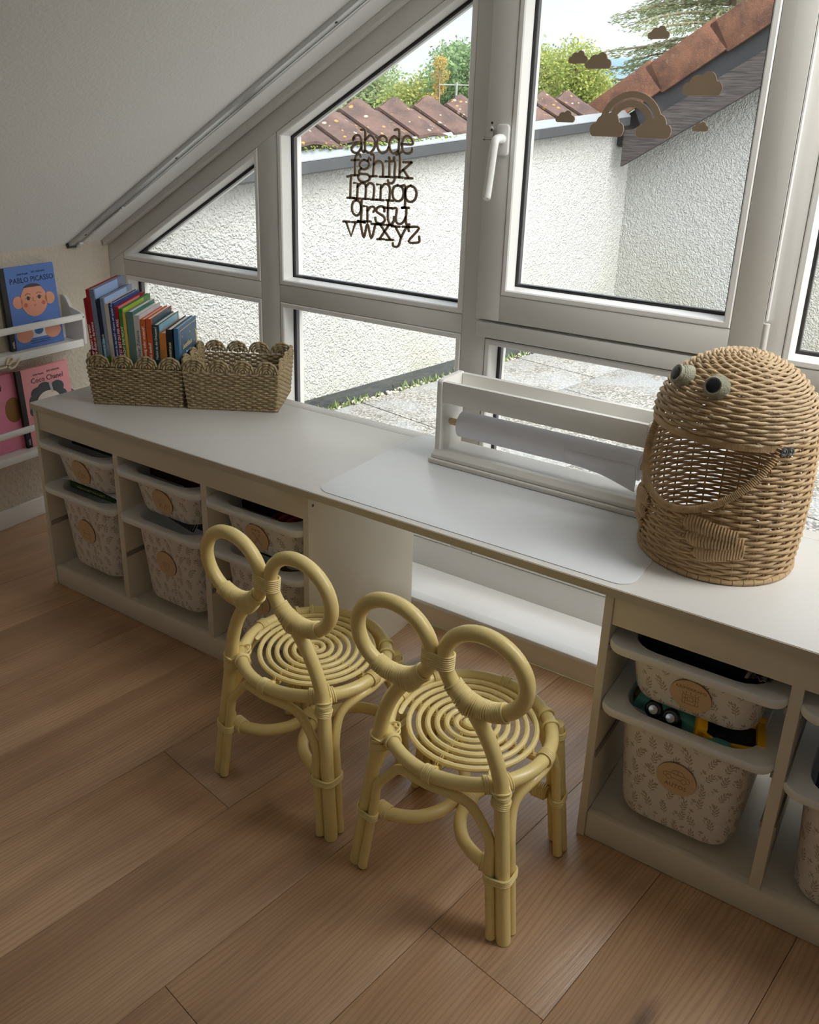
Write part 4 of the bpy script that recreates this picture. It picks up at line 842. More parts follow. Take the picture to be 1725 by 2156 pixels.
# ================================================================== woven baskets
def weave(mb, P, nst, rows, r, amp, n=5, sub_=4, closed=True):
    """P(u,k)->(point, normal) for u in 0..1 along row k; strands pass in front of and behind nst stakes"""
    for k in range(rows):
        pts = []; m = nst*sub_
        for i in range(m if closed else m+1):
            u = i/m; q = P(u, k)
            if q is None: continue
            p, nr = q; pts.append(p+nr*(amp*math.cos(PI*(i/sub_)+PI*k)))
        if len(pts) > 3: mb.tube(pts, r, n, closed=closed)
BO = Vector((0.145, 0.101, ZC)); bux = Vector((0.8675, 0.4975, 0)); buy = Vector((-0.4975, 0.8675, 0)); BRZ = math.atan2(0.4975, 0.8675)
def make_basket(label):
    K = empty('scalloped_basket', (0, 0, 0), label=label, cat='basket', group='seagrass baskets with scalloped rims on the worktop')
    w, d, h = 0.246, 0.195, 0.112; fl = 0.009; rr = 0.010
    def per(u, z):
        f = fl*z/h; W_, D_ = w+2*f, d+2*f; L = 2*(W_+D_); s_ = u*L; x0, y0_ = -f, -f
        if s_ < W_: p, nr = (x0+s_, y0_), (0, -1)
        elif s_ < W_+D_: p, nr = (x0+W_, y0_+s_-W_), (1, 0)
        elif s_ < 2*W_+D_: p, nr = (x0+W_-(s_-W_-D_), y0_+D_), (0, 1)
        else: p, nr = (x0, y0_+D_-(s_-2*W_-D_)), (-1, 0)
        return Vector((p[0], p[1], z)), Vector((nr[0], nr[1], 0))
    b = MB(); nst = 58; rows = 17
    weave(b, lambda u, k: per(u, 0.006+k*(h-0.006)/rows), nst, rows, 0.0031, 0.0030, 6, 4); b.build('woven_wall', 'seagrass', K, smooth=True, world=False, angle=80)
    st = MB()
    for i in range(nst):
        u = (i+0.0)/nst; st.tube([per(u, 0.002)[0], per(u, h)[0]], 0.0016, 4)
    st.build('stakes', 'seagrass', K, world=False)
    MB().box(0.002, w-0.002, 0.002, d-0.002, 0.0015, 0.005).build('base', 'seagrass', K, world=False)
    rb_ = MB(); pts = [per(i/80, 0.004)[0] for i in range(80)]; rb_.tube(pts, 0.0042, 6, closed=True)
    for i in range(150):
        p, nr = per(i/150, 0.004); t_ = Vector((-nr.y, nr.x, 0)); M_ = frame_m(p, nr, t_*0.3+Vector((0, 0, 1)))
        rb_.tube([M_ @ Vector((0.0046*math.cos(a), 0.0046*math.sin(a), 0)) for a in [2*PI*q/6 for q in range(6)]], 0.0013, 3, closed=True)
    rb_.build('base_rope', 'seagrass', K, smooth=True, world=False)
    f = fl; sides = [(Vector((-f, -f, h)), Vector((1, 0, 0)), w+2*f, 4), (Vector((w+f, -f, h)), Vector((0, 1, 0)), d+2*f, 3), (Vector((w+f, d+f, h)), Vector((-1, 0, 0)), w+2*f, 4), (Vector((-f, d+f, h)), Vector((0, -1, 0)), d+2*f, 3)]
    for o, dr, L, cnt in sides:
        R_ = L/cnt/2; nr = Vector((dr.y, -dr.x, 0))
        for c in range(cnt):
            s_ = MB(); cc = o+dr*(R_*(2*c+1))
            q = R_-0.0032; i = 0
            while q > 0.002:
                m_ = max(6, int(q*700)); s_.tube([cc+dr*(q*math.cos(PI*t/m_))+Vector((0, 0, q*1.02*math.sin(PI*t/m_)))+nr*(0.0016*(1 if (t//2+i) % 2 else -1)) for t in range(m_+1)], 0.0034, 6); q -= 0.0066; i += 1
            s_.build('scallop', 'seagrass', K, smooth=True, world=False, angle=80)
    return K
bk = make_basket('seagrass basket packed with picture books'); bk.location = BO; bk.rotation_euler = (0, 0, BRZ)
bk2 = copy_tree(bk); bk2.location = BO+bux*0.267+buy*(-0.004); bk2['label'] = 'empty seagrass basket beside the basket of books'

# ---- picture books standing in the basket: (x offset, width, depth, height, colour, spine text)
BKS = [(-0.020, 0.010, 0.20, 0.287, (140, 20, 30), ('wer gehort zu wem?', 0.011, (0.9, 0.8, 0.8), 'LEFT', 0.13), None, 'thin dark red book, first in the row by the wall', -4),
 (-0.009, 0.010, 0.24, 0.312, (150, 22, 30), ('Wir finden zu Bartimaus', 0.010, (0.9, 0.8, 0.8), 'LEFT', 0.14), None, 'tallest dark red book with cream page edge', -4),
 (0.002, 0.014, 0.245, 0.312, (108, 118, 140), ('DREI MACHEN BLAU', 0.012, (0.25, 0.27, 0.32), 'LEFT', 0.14), ((110, 120, 118), 0.6), 'tall grey-blue book with a pale blue cover', -4),
 (0.017, 0.009, 0.215, 0.287, (20, 34, 60), ('kommt zu Besuch', 0.009, (0.7, 0.75, 0.85), 'LEFT', 0.19), ((80, 140, 175), 0.62), 'narrow navy book with a sky-blue lower spine', -3),
 (0.027, 0.011, 0.215, 0.290, (120, 132, 152), None, ((70, 110, 30), 0.45), 'grey book with a lavender cover', -3),
 (0.0385, 0.012, 0.20, 0.275, (188, 180, 165), ('Z Ein Haus', 0.009, (0.4, 0.36, 0.3), 'LEFT', 0.13), None, 'pale stone-coloured book', -3),
 (0.051, 0.015, 0.20, 0.277, (38, 58, 120), ('Kennst du das auch? - Komm wir spielen Kunst', 0.0085, (0.8, 0.82, 0.95), 'LEFT', 0.12), None, 'royal blue book with white spine lettering', -2.5),
 (0.0665, 0.010, 0.215, 0.268, (150, 24, 40), ('JETZT BIST DU MIR WAS', 0.010, (0.95, 0.8, 0.8), 'LEFT', 0.13), None, 'crimson book with pink cover beside the royal blue one', -2.5),
 (0.077, 0.010, 0.23, 0.262, (58, 120, 48), ('MACHT DAS NICHT', 0.010, (0.85, 0.95, 0.8), 'LEFT', 0.14), None, 'green book with a lime cover', -2),
 (0.0875, 0.009, 0.20, 0.250, (200, 170, 80), None, None, 'mustard yellow book between green ones', -2),
 (0.097, 0.021, 0.215, 0.255, (86, 118, 112), ('Wie der kleine Hase', 0.009, (0.15, 0.2, 0.18), 'LEFT', 0.12), None, 'thick grey-teal book', -1.5),
 (0.1185, 0.018, 0.22, 0.246, (186, 184, 182), ('Unser Zuhause', 0.013, (0.12, 0.12, 0.12), 'LEFT', 0.12), None, 'grey-white book with black lettering on its spine', -1.5),
 (0.137, 0.015, 0.19, 0.236, (198, 88, 42), ('winzig oder wütend?', 0.011, (0.97, 0.9, 0.8), 'LEFT', 0.12), None, 'orange book with cream spine lettering', -1),
 (0.1525, 0.017, 0.205, 0.238, (186, 84, 44), ('hell dunkel?', 0.010, (0.97, 0.9, 0.8), 'LEFT', 0.12), None, 'rust orange book beside the brighter orange one', -0.5),
 (0.170, 0.019, 0.21, 0.222, (42, 68, 72), ('Machst du das Draussen?', 0.009, (0.8, 0.85, 0.85), 'LEFT', 0.12), None, 'dark teal book with sky-blue cover', 0),
 (0.1895, 0.021, 0.18, 0.200, (188, 116, 52), ('FREI', 0.016, (0.35, 0.18, 0.05), 'LEFT', 0.14), None, 'short amber book', 0),
 (0.211, 0.020, 0.20, 0.211, (20, 26, 34), ('Lesemaus', 0.013, (0.8, 0.72, 0.45), 'LEFT', 0.13), None, 'black-spined book with blue cover', 0)]
CV = {2: (148, 172, 214), 4: (160, 182, 220), 7: (222, 120, 118), 8: (160, 190, 62), 10: (52, 110, 98), 11: (205, 200, 208), 13: (62, 84, 98), 14: (140, 185, 205), 15: (190, 175, 130), 16: (40, 70, 105)}
for i, (x, w, d, h, col, ti, sp_, lab, tilt) in enumerate(BKS):
    x = 0.006+(x+0.020)*0.885; w = w*0.88; o = BO+bux*x+buy*0.012+Vector((0, 0, 0.0062))
    M_ = Matrix.Translation(o+Vector((0, 0, max(0, math.sin(rad(tilt*0.8)))*w))) @ RX(BRZ, 4, 'Z') @ RX(rad(tilt*0.8), 4, 'Y')
    if ti: ti = (ti[0], ti[1], ti[2], ti[3], 0.125)
    B = book('picture_book', w, min(d, 0.178+0.05*(h > 0.26)), h, srgb(*col), M_, label=lab+' in the seagrass basket', group='picture books standing in the seagrass basket', title=ti, spine=(srgb(*sp_[0]), sp_[1]) if sp_ else None)
    if i in CV: MB().box(w-0.0002, w+0.0004, 0.007, 0.17, 0.001, h-0.001).build('cover_print', cmat(srgb(*CV[i])), B, world=False)
lo = BO+bux*0.2325+buy*0.012+Vector((0, 0, 0.0062)); M_ = Matrix.Translation(lo) @ RX(BRZ, 4, 'Z')
LB = book('picture_book', 0.012, 0.170, 0.214, srgb(62, 110, 150), M_, label='blue bedtime book with a yellow moon, last in the basket', group='picture books standing in the seagrass basket')
MB().box(0.0121, 0.0124, 0.010, 0.168, 0.004, 0.210).build('cover_print', cmat(srgb(56, 88, 118)), LB, world=False)
moon = MB().prism([(0.150+0.022*math.cos(a), 0.150+0.03*math.sin(a)) for a in [rad(t) for t in range(-80, 81, 16)]]+[(0.150+0.010*math.cos(a), 0.150+0.028*math.sin(a)) for a in [rad(t) for t in range(80, -81, -16)]], 0.0124, 0.0127, 'x'); moon.build('cover_moon', cmat(srgb(225, 200, 110)), LB, world=False)
random.seed(11)
for i in range(9):
    yy, zz = random.uniform(0.02, 0.15), random.uniform(0.10, 0.205); MB().box(0.0124, 0.0127, yy-0.0016, yy+0.0016, zz-0.0016, zz+0.0016).build('cover_star', cmat(srgb(235, 220, 170)), LB, world=False)
for (body, sz, zz, yy) in (('Lesemaus', 0.022, 0.155, 0.075), ('Geschichten', 0.010, 0.135, 0.085), ('zur guten Nacht', 0.010, 0.120, 0.085)):
    o = text_mesh('cover_title', body, sz, cmat(srgb(235, 215, 150) if sz > 0.015 else srgb(230, 235, 240))); o.parent = LB; o.matrix_local = frame_m((0.0128, yy, zz), (0, 1, 0), (0, 0, 1))
for (za, zb_, ya, yb) in ((0.203, 0.2045, 0.012, 0.166), (0.006, 0.0075, 0.012, 0.166), (0.006, 0.2045, 0.012, 0.0135)): MB().box(0.0124, 0.0127, ya, yb, za, zb_).build('cover_border', cmat(srgb(225, 205, 140)), LB, world=False)
ALPHA = {'a':[[[607,1287],[602,1281],[603,1288],[612,1294],[623,1294],[629,1286],[631,1271],[631,1258],[638,1251]],[[630,1274],[610,1271],[598,1262],[598,1253],[608,1248],[620,1250],[630,1262]]],'b':[[[629,1309],[642,1309],[643,1288],[642,1252]],[[645,1284],[657,1295],[670,1291],[677,1276],[671,1260],[658,1250],[644,1255]]],'c':[[[714,1281],[713,1291],[700,1296],[687,1288],[683,1273],[688,1259],[701,1251],[715,1257],[721,1267]]],'d':[[[740,1312],[753,1313],[755,1288],[754,1255],[764,1257]],[[754,1288],[741,1296],[729,1290],[723,1275],[727,1260],[738,1252],[752,1259]]],'e':[[[765,1277],[797,1278],[794,1291],[784,1298],[772,1295],[764,1281],[765,1267],[773,1256],[786,1254],[796,1260],[797,1267]]],'f':[[[628,1239],[626,1244],[616,1244],[610,1235],[609,1220],[609,1188]],[[597,1228],[624,1230]],[[596,1187],[620,1189]]],'g':[[[641,1231],[630,1227],[625,1218],[630,1209],[641,1206],[652,1210],[658,1220],[652,1228],[641,1231]],[[653,1229],[658,1239],[663,1232]],[[631,1208],[622,1198],[631,1193],[650,1193],[660,1187],[657,1178],[642,1172],[627,1174],[620,1183],[624,1191]]],'h':[[[664,1246],[673,1245],[673,1223],[671,1190]],[[674,1220],[684,1229],[697,1229],[704,1218],[704,1191]],[[661,1188],[683,1190]],[[694,1189],[717,1190]]],'i':[[[724,1240],[725,1237]],[[713,1231],[725,1231],[725,1191]],[[715,1190],[738,1190]]],'j':[[[740,1241],[740,1238]],[[731,1231],[743,1231],[742,1201],[742,1183],[734,1174],[724,1175],[721,1181]]],'k':[[[747,1249],[757,1250],[759,1227],[758,1191]],[[746,1191],[769,1191]],[[797,1232],[773,1213],[761,1205]],[[770,1231],[797,1232]],[[771,1211],[788,1192]],[[777,1190],[800,1191]]],'l':[[[582,1183],[595,1184],[594,1167],[593,1126]],[[583,1125],[608,1126]]],'m':[[[606,1167],[619,1167],[617,1127]],[[605,1125],[628,1126]],[[618,1157],[629,1167],[640,1168],[647,1160],[646,1127]],[[636,1126],[659,1127]],[[647,1159],[657,1169],[668,1169],[675,1160],[673,1127]],[[665,1126],[687,1127]]],'n':[[[685,1168],[698,1168],[697,1128]],[[684,1127],[708,1127]],[[699,1159],[709,1170],[720,1170],[728,1160],[727,1130]],[[717,1128],[740,1128]]],'o':[[[754,1170],[741,1164],[737,1148],[742,1133],[756,1128],[769,1135],[773,1151],[768,1165],[754,1170]]],'p':[[[766,1169],[778,1169],[779,1137],[779,1113]],[[769,1112],[792,1113]],[[796,1172],[783,1165],[779,1149],[784,1134],[797,1129],[810,1136],[815,1152],[809,1166],[796,1172]]],'q':[[[615,1121],[603,1114],[599,1098],[604,1084],[616,1078],[627,1086],[631,1101],[627,1115],[615,1121]],[[633,1121],[633,1091],[631,1063]],[[621,1062],[645,1063]]],'r':[[[640,1106],[653,1106],[654,1065]],[[641,1064],[665,1066]],[[654,1094],[663,1105],[674,1107],[679,1100],[674,1093]]],'s':[[[711,1097],[710,1108],[698,1110],[686,1104],[685,1095],[696,1089],[709,1083],[713,1073],[703,1064],[688,1064],[682,1071],[681,1078]]],'t':[[[723,1126],[723,1098],[724,1076],[732,1064],[742,1071],[744,1085]],[[708,1107],[737,1108]]],'u':[[[738,1107],[752,1108],[750,1083],[754,1070],[767,1068],[777,1077],[783,1088]],[[770,1111],[783,1112],[783,1084],[785,1069],[795,1069]]],'v':[[[579,1057],[597,1019],[611,1056]],[[569,1058],[592,1059]],[[600,1059],[621,1060]]],'w':[[[629,1061],[642,1019],[654,1059],[668,1019],[681,1058]],[[621,1064],[645,1061]],[[668,1060],[693,1061]]],'x':[[[697,1061],[733,1023]],[[727,1061],[697,1021]],[[686,1060],[712,1061]],[[719,1061],[741,1062]],[[689,1019],[712,1021]],[[719,1020],[743,1022]]],'y':[[[749,1059],[769,1031]],[[786,1062],[769,1031],[763,1011],[754,1004],[743,1006],[742,1013]],[[737,1059],[763,1060]],[[773,1061],[796,1063]]],'z':[[[794,1051],[794,1061],[827,1062],[794,1023],[827,1024],[828,1039]]]}

# ================================================================== wicker frog
FC = Vector((1.797, 0.256, ZC)); FA = rad(-118)
FR = empty('wicker_frog_basket', tuple(FC), label='tall wicker basket shaped like an open-mouthed frog', cat='basket')
def fprof(z):
    if z < 0.268: t = z/0.268; return 0.137+0.0085*math.sin(PI*min(1, t*0.9+0.02))+0.002*t
    s_ = min(1, (z-0.268)/0.127); return 0.1415*math.sqrt(max(0, 1-s_*s_))
HIN = rad(72); ZHN = 0.272
def rimz(da):
    a = abs((da+PI) % (2*PI)-PI)
    if a >= HIN: return 9
    g = (math.cos(a)-math.cos(HIN))/(1-math.cos(HIN)); return ZHN-0.147*g**0.75
def fpt(a, z, o=0.0):
    r_ = fprof(z)+o; return Vector((r_*math.cos(a), r_*math.sin(a), z))
lowm = MB(); upm = MB(); nst = 28; sb = 4; m_ = nst*sb; row = 0; z = 0.008
while z < 0.268:
    A = [(i, 2*PI*i/m_) for i in range(m_)]
    ok = [z <= rimz(a-FA)-0.003 for _, a in A]
    f = lambda i, a: fpt(a, z, 0.0030*math.cos(PI*i/sb+PI*row)+random.uniform(-0.0004, 0.0004))+Vector((0, 0, random.uniform(-0.0007, 0.0007)))
    if all(ok): lowm.tube([f(i, a) for i, a in A], 0.0031, 6, closed=True)
    else:
        s_ = next(i for i in range(m_) if ok[i] and not ok[i-1]); run = []
        for j in range(m_):
            i, a = A[(s_+j) % m_]
            if not ok[i]: break
            run.append(f(i, a))
        if len(run) > 3: lowm.tube(run, 0.0031, 6)
    z += 0.0068; row += 1
lowm.build('woven_body', 'wicker', FR, smooth=True, world=False, angle=80)
s_arc = 0.0; th_ = 0.0
while th_ < rad(84):
    zz = 0.270+0.127*math.sin(th_); m2 = m_ if th_ < rad(62) else m_//2; sb2 = sb if th_ < rad(62) else 2
    r_ = 0.1415*math.cos(th_); 
    upm.tube([Vector(((r_+0.003*math.cos(PI*i/sb2+PI*row)*math.cos(th_))*math.cos(2*PI*i/m2), (r_+0.003*math.cos(PI*i/sb2+PI*row)*math.cos(th_))*math.sin(2*PI*i/m2), zz+0.003*math.cos(PI*i/sb2+PI*row)*math.sin(th_)+random.uniform(-0.0006, 0.0006))) for i in range(m2)], 0.0031, 6, closed=True)
    th_ += 0.0069/0.135; row += 1
upm.tube([Vector((0.006*math.cos(2*PI*i/12), 0.006*math.sin(2*PI*i/12), 0.397)) for i in range(12)], 0.005, 6, closed=True)
upm.build('woven_head', 'wicker_pale', FR, smooth=True, world=False, angle=80)
st = MB()
for i in range(nst):
    a = 2*PI*(i+0.0)/nst; top = min(rimz(a-FA), 0.268); st.tube([fpt(a, 0.004), fpt(a, top*0.5), fpt(a, top)], 0.0019, 5)
    st.tube([Vector((0.1405*math.cos(t)*math.cos(a), 0.1405*math.cos(t)*math.sin(a), 0.268+0.127*math.sin(t))) for t in [rad(q) for q in (0, 20, 40, 60, 80)]], 0.0019, 5)
st.build('stakes', 'wicker', FR, smooth=True, world=False)
rim = []
for i in range(41):
    da = -HIN+2*HIN*i/40; zz = rimz(da*0.9999); rim.append(fpt(FA+da, min(zz, ZHN), 0.001))
mo = MB(); rp_ = cr_path(rim, 4); mo.tube(rp_, 0.0048, 8)
for i in range(0, len(rp_)-1, 1):
    d = (rp_[i+1]-rp_[i]).normalized(); coil(mo, [(0, 0)], [0.0048], rp_[i], d, (0, 0, 1), 1, r=0.0013)
mo.build('mouth_rim', 'wicker', FR, smooth=True, world=False)
jr = MB(); jp = [Vector(((0.1420)*math.cos(FA+da), (0.1420)*math.sin(FA+da), 0.2655)) for da in [-HIN+2*HIN*i/60 for i in range(61)]]
for k in range(60):
    a, b_ = jp[k], jp[k+1]; n_ = Vector((a.x, a.y, 0)).normalized(); q = [a+n_*0.003+Vector((0, 0, 0.006)), b_+n_*0.003+Vector((0, 0, 0.006)), b_+n_*0.003-Vector((0, 0, 0.006)), a+n_*0.003-Vector((0, 0, 0.006)), a-n_*0.003+Vector((0, 0, 0.006)), b_-n_*0.003+Vector((0, 0, 0.006)), b_-n_*0.003-Vector((0, 0, 0.006)), a-n_*0.003-Vector((0, 0, 0.006))]
    b2 = q[0].lerp(q[1], 0.93 if k % 3 == 2 else 1.0); jr.add([q[0], b2, q[3].lerp(q[2], 0.93 if k % 3 == 2 else 1.0), q[3], q[4], q[5], q[6], q[7]], [(0, 1, 2, 3), (7, 6, 5, 4), (0, 4, 5, 1), (3, 2, 6, 7)])
jr.build('jaw_band', 'wicker', FR, world=False)
bs = MB(); nb = 46
for i in range(nb):
    a0, a1 = 2*PI*i/nb, 2*PI*(i+0.95)/nb; bs.tube([Vector((0.1395*math.cos(a), 0.1395*math.sin(a), 0.0062)) for a in (a0, (a0*2+a1)/3, (a0+2*a1)/3, a1)], 0.0060, 8)
bs.build('base_ring', 'wicker', FR, smooth=True, world=False)
MB().lathe([(0.0001, 0.003), (0.136, 0.003), (0.136, 0.006), (0.0001, 0.006)], 40).build('base_plate', 'wicker', FR, world=False)
for sg in (-1, 1):   # hinge rivets at the corners of the mouth
    for j in (0, 1):
        a = FA+sg*(HIN+0.02+0.09*j); p = fpt(a, 0.262, 0.006); n_ = Vector((math.cos(a), math.sin(a), 0)); MB().lathe([(0.0075, -0.004), (0.0075, 0.002), (0.005, 0.003), (0.003, 0.002), (0.0001, 0.004)], 14, M=frame_m(p, (-n_.y, n_.x, 0), (0, 0, 1))).build('rivet', 'spacer', FR, smooth=True, world=False)
for sg in (-1, 1):   # eyes
    a = FA+sg*rad(19); el_ = rad(41); n_ = Vector((math.cos(a)*math.cos(el_), math.sin(a)*math.cos(el_), math.sin(el_))); p = Vector((0.1415*math.cos(el_)*math.cos(a), 0.1415*math.cos(el_)*math.sin(a), 0.268+0.127*math.sin(el_)))
    nf = (n_+Vector((0, 0, -0.35))).normalized(); M_ = frame_m(p, Vector((-math.sin(a), math.cos(a), 0)), nf.cross(Vector((-math.sin(a), math.cos(a), 0))))
    eb = MB()
    for k in range(7):
        rr_ = 0.0235-0.0004*k*k*0.6; eb.tube([M_ @ Vector(((rr_-0.004)*math.cos(t), (rr_-0.004)*math.sin(t), 0.002+k*0.0034+0.0007*math.sin(9*t))) for t in [2*PI*q/24 for q in range(24)]], 0.0036, 5, closed=True)
    for rr_ in (0.0145, 0.0115, 0.0085): eb.tube([M_ @ Vector((rr_*math.cos(t), rr_*math.sin(t), 0.0235)) for t in [2*PI*q/20 for q in range(20)]], 0.0028, 5, closed=True)
    E_ = eb.build('eye', 'eye_fibre', FR, smooth=True, world=False)
    MB().lathe([(0.0122, 0.022), (0.0122, 0.0262), (0.0105, 0.0268), (0.0001, 0.0270)], 24, M=M_).build('pupil', 'black_gloss', E_, smooth=True, world=False)
def hand(a0, sg):
    H_ = MB(); fing = [(0.112, 0.090, 0.0165), (0.084, 0.094, 0.0155), (0.058, 0.082, 0.0145)]   # tip height, length, half width
    for fi, (zc, ln, hw) in enumerate(fing):
        n = 19
        for k in range(n):
            t = k/(n-1); aa = a0+sg*((0.0, 0.05, 0.16)[fi]+t*ln/0.145); rnd = math.sqrt(max(0.02, 1-(1-min(1, t/0.22))**2)); zz = zc+(0.086-zc)*max(0, t-0.25)*0.75
            hwk = hw*rnd*(1-0.30*max(0, t-0.45))
            H_.tube([fpt(aa-sg*0.010*(1-q*q)+sg*0.010, zz+hwk*q, 0.0048+0.0045*(1-q*q)) for q in (-1, -0.66, -0.33, 0, 0.33, 0.66, 1)], 0.0025, 5)
    H_.build('hand', 'wicker', FR, smooth=True, world=False)
hand(FA+rad(16), 1); hand(FA-rad(16), -1)

# ================================================================== paper roll holder
PH = empty('paper_roll_holder', (1.378, 0.355, ZM), label='white wooden desk organiser holding a paper roll', cat='paper roll holder')
hx0, hx1 = 1.117, 1.640
MB().box(hx0, hx1, 0.2955, 0.424, ZM+0.0002, ZM+0.0115).build('base_board', 'holder_white', PH, bevel=0.002)
MB().box(hx0+0.006, hx1-0.006, 0.3165, 0.424, ZM+0.0118, ZM+0.0195).build('tray_board', 'holder_white', PH, bevel=0.001)
MB().prism([(0.3015, ZM+0.0125), (0.340, ZM+0.0200), (0.340, ZM+0.026), (0.318, ZM+0.029), (0.3025, ZM+0.021)], hx0+0.004, hx1-0.004, 'x').build('tear_bar', 'holder_white', PH, bevel=0.0015)
for i in range(3): MB().box(hx0+0.003, hx1-0.003, 0.2948, 0.2955, ZM+0.0022+i*0.003, ZM+0.0032+i*0.003).build('moulding_line', 'holder_white', PH)
for xa in (hx0+0.004, hx1-0.018):
    sp_ = MB().prism([(0.3175, ZM+0.012), (0.424, ZM+0.012), (0.424, ZM+0.196), (0.418, ZM+0.202), (0.3235, ZM+0.202), (0.3175, ZM+0.196)], xa, xa+0.014, 'x').build('side_panel', 'holder_white', PH, bevel=0.002)
    xs = xa+0.014 if xa < 1.3 else xa
    sg = 1 if xa < 1.3 else -1
    MB().prism([(0.372, ZM+0.092), (0.392, ZM+0.118), (0.388, ZM+0.121), (0.366, ZM+0.098)], xs-0.0002*sg, xs+0.0004*sg, 'x').build('dowel_slot', 'spacer', sp_, world=False) if False else None
for ya in (0.3195, 0.4105): MB().box(hx0+0.0185, hx1-0.0185, ya, ya+0.0125, ZM+0.1475, ZM+0.1985).build('tray_rail', 'holder_white', PH, bevel=0.001)
MB().box(hx0+0.0185, hx1-0.0185, 0.3325, 0.4100, ZM+0.148, ZM+0.154).build('tray_floor', 'holder_white', PH)
MB().tube([(hx0+0.0182, 0.366, ZM+0.088), (hx1-0.0182, 0.366, ZM+0.088)], 0.0085, 16).build('dowel', 'dowel', PH, smooth=True)
PR = empty('paper_roll', (1.385, 0.366, ZM+0.088), label='roll of white drawing paper on the wooden dowel', cat='paper roll')
pr = [(0.0092, 0), (0.0315, 0), (0.0315, 0.440), (0.0092, 0.440), (0.0092, 0)]
MB().lathe(pr, 40, M=frame_m((1.166, 0.366, ZM+0.088), (0, 1, 0), (0, 0, 1))).build('roll', 'paper', PR, smooth=True, angle=30)
sh_ = [(0.3355+0.001*i, ZM+0.082-0.0045*i-0.00028*i*i) for i in range(9)]
tail = [(0.366-0.0322*math.cos(rad(a)), ZM+0.088+0.0322*math.sin(rad(a))) for a in (20, 0, -20, -40)]+[(0.345, ZM+0.052), (0.347, ZM+0.045)]
tl = MB(); xs_ = [1.170, 1.40, 1.52, 1.56, 1.60, 1.604]; dr_ = [0, 0, 0.1, 0.5, 1.0, 1.0]
xs_ = [1.44, 1.48, 1.52, 1.55, 1.58, 1.60, 1.6045]; dr_ = [0, 0.08, 0.25, 0.5, 0.8, 1.0, 1.0]
for xx, q in zip(xs_, dr_):
    for j, (yy, zz) in enumerate(tail):
        a = rad(20-20*j); sy, sz = 0.366-0.0318*math.cos(a), ZM+0.088+0.0318*math.sin(a)
        if j <= 3: tl.v.append((xx, sy-0.0004, sz))
        else: tl.v.append((xx, sy+(yy-0.006-sy)*q, sz+(zz-0.008-sz)*q))
nn = len(tail); keep = nn
for i in range(len(xs_)-1):
    for j in range(nn-1):
        tl.f.append((i*nn+j, i*nn+j+1, (i+1)*nn+j+1, (i+1)*nn+j))
t_ = tl.build('loose_end', 'paper', PR, smooth=True, angle=180); t_.modifiers.new('thickness', 'SOLIDIFY').thickness = 0.0004

# ================================================================== wall book ledges and their books
def ledge(z0, label, y1=0.449):
    L = empty('book_ledge', (XL, 0.0, z0), label=label, cat='book ledge', group='white book ledges on the beige wall'); ya = -0.12
    MB().box(XL+0.0005, -0.345, ya, y1-0.012, z0, z0+0.012).build('shelf_board', 'ledge_white', L, bevel=0.001)
    MB().box(-0.3448, -0.336, ya, y1-0.012, z0-0.004, z0+0.021).build('front_lip', 'ledge_white', L, bevel=0.0015)
    MB().box(XL+0.0005, XL+0.010, ya, y1-0.012, z0+0.0125, z0+0.06).build('back_board', 'ledge_white', L)
    prof = [(XL+0.0005, z0-0.018), (-0.400, z0-0.014), (-0.345, z0-0.005), (-0.334, z0+0.004), (-0.334, z0+0.104), (-0.345, z0+0.112), (-0.395, z0+0.122), (-0.412, z0+0.150), (-0.425, z0+0.158), (XL+0.0005, z0+0.158)]
    MB().prism(prof, y1-0.0115, y1).build('end_panel', 'ledge_white', L, bevel=0.0015)
    MB().prism([(-0.345, z0+0.088), (-0.334, z0+0.086), (-0.331, z0+0.094), (-0.332, z0+0.102), (-0.337, z0+0.107), (-0.345, z0+0.106)], ya, y1-0.0118).build('rail_bar', 'ledge_white', L, bevel=0.001)
    MB().lathe([(0.0001, 0), (0.0028, 0), (0.0022, 0.001), (0.0001, 0.001)], 10, M=frame_m((-0.334, y1-0.006, z0+0.095), (0, 1, 0), (0, 0, 1))).build('screw', 'spacer', L)
    return L
ledge(0.593, 'upper white book ledge on the beige wall'); ledge(0.262, 'lower white book ledge, half hidden by the storage unit')
BLACK = (0.016, 0.016, 0.018)
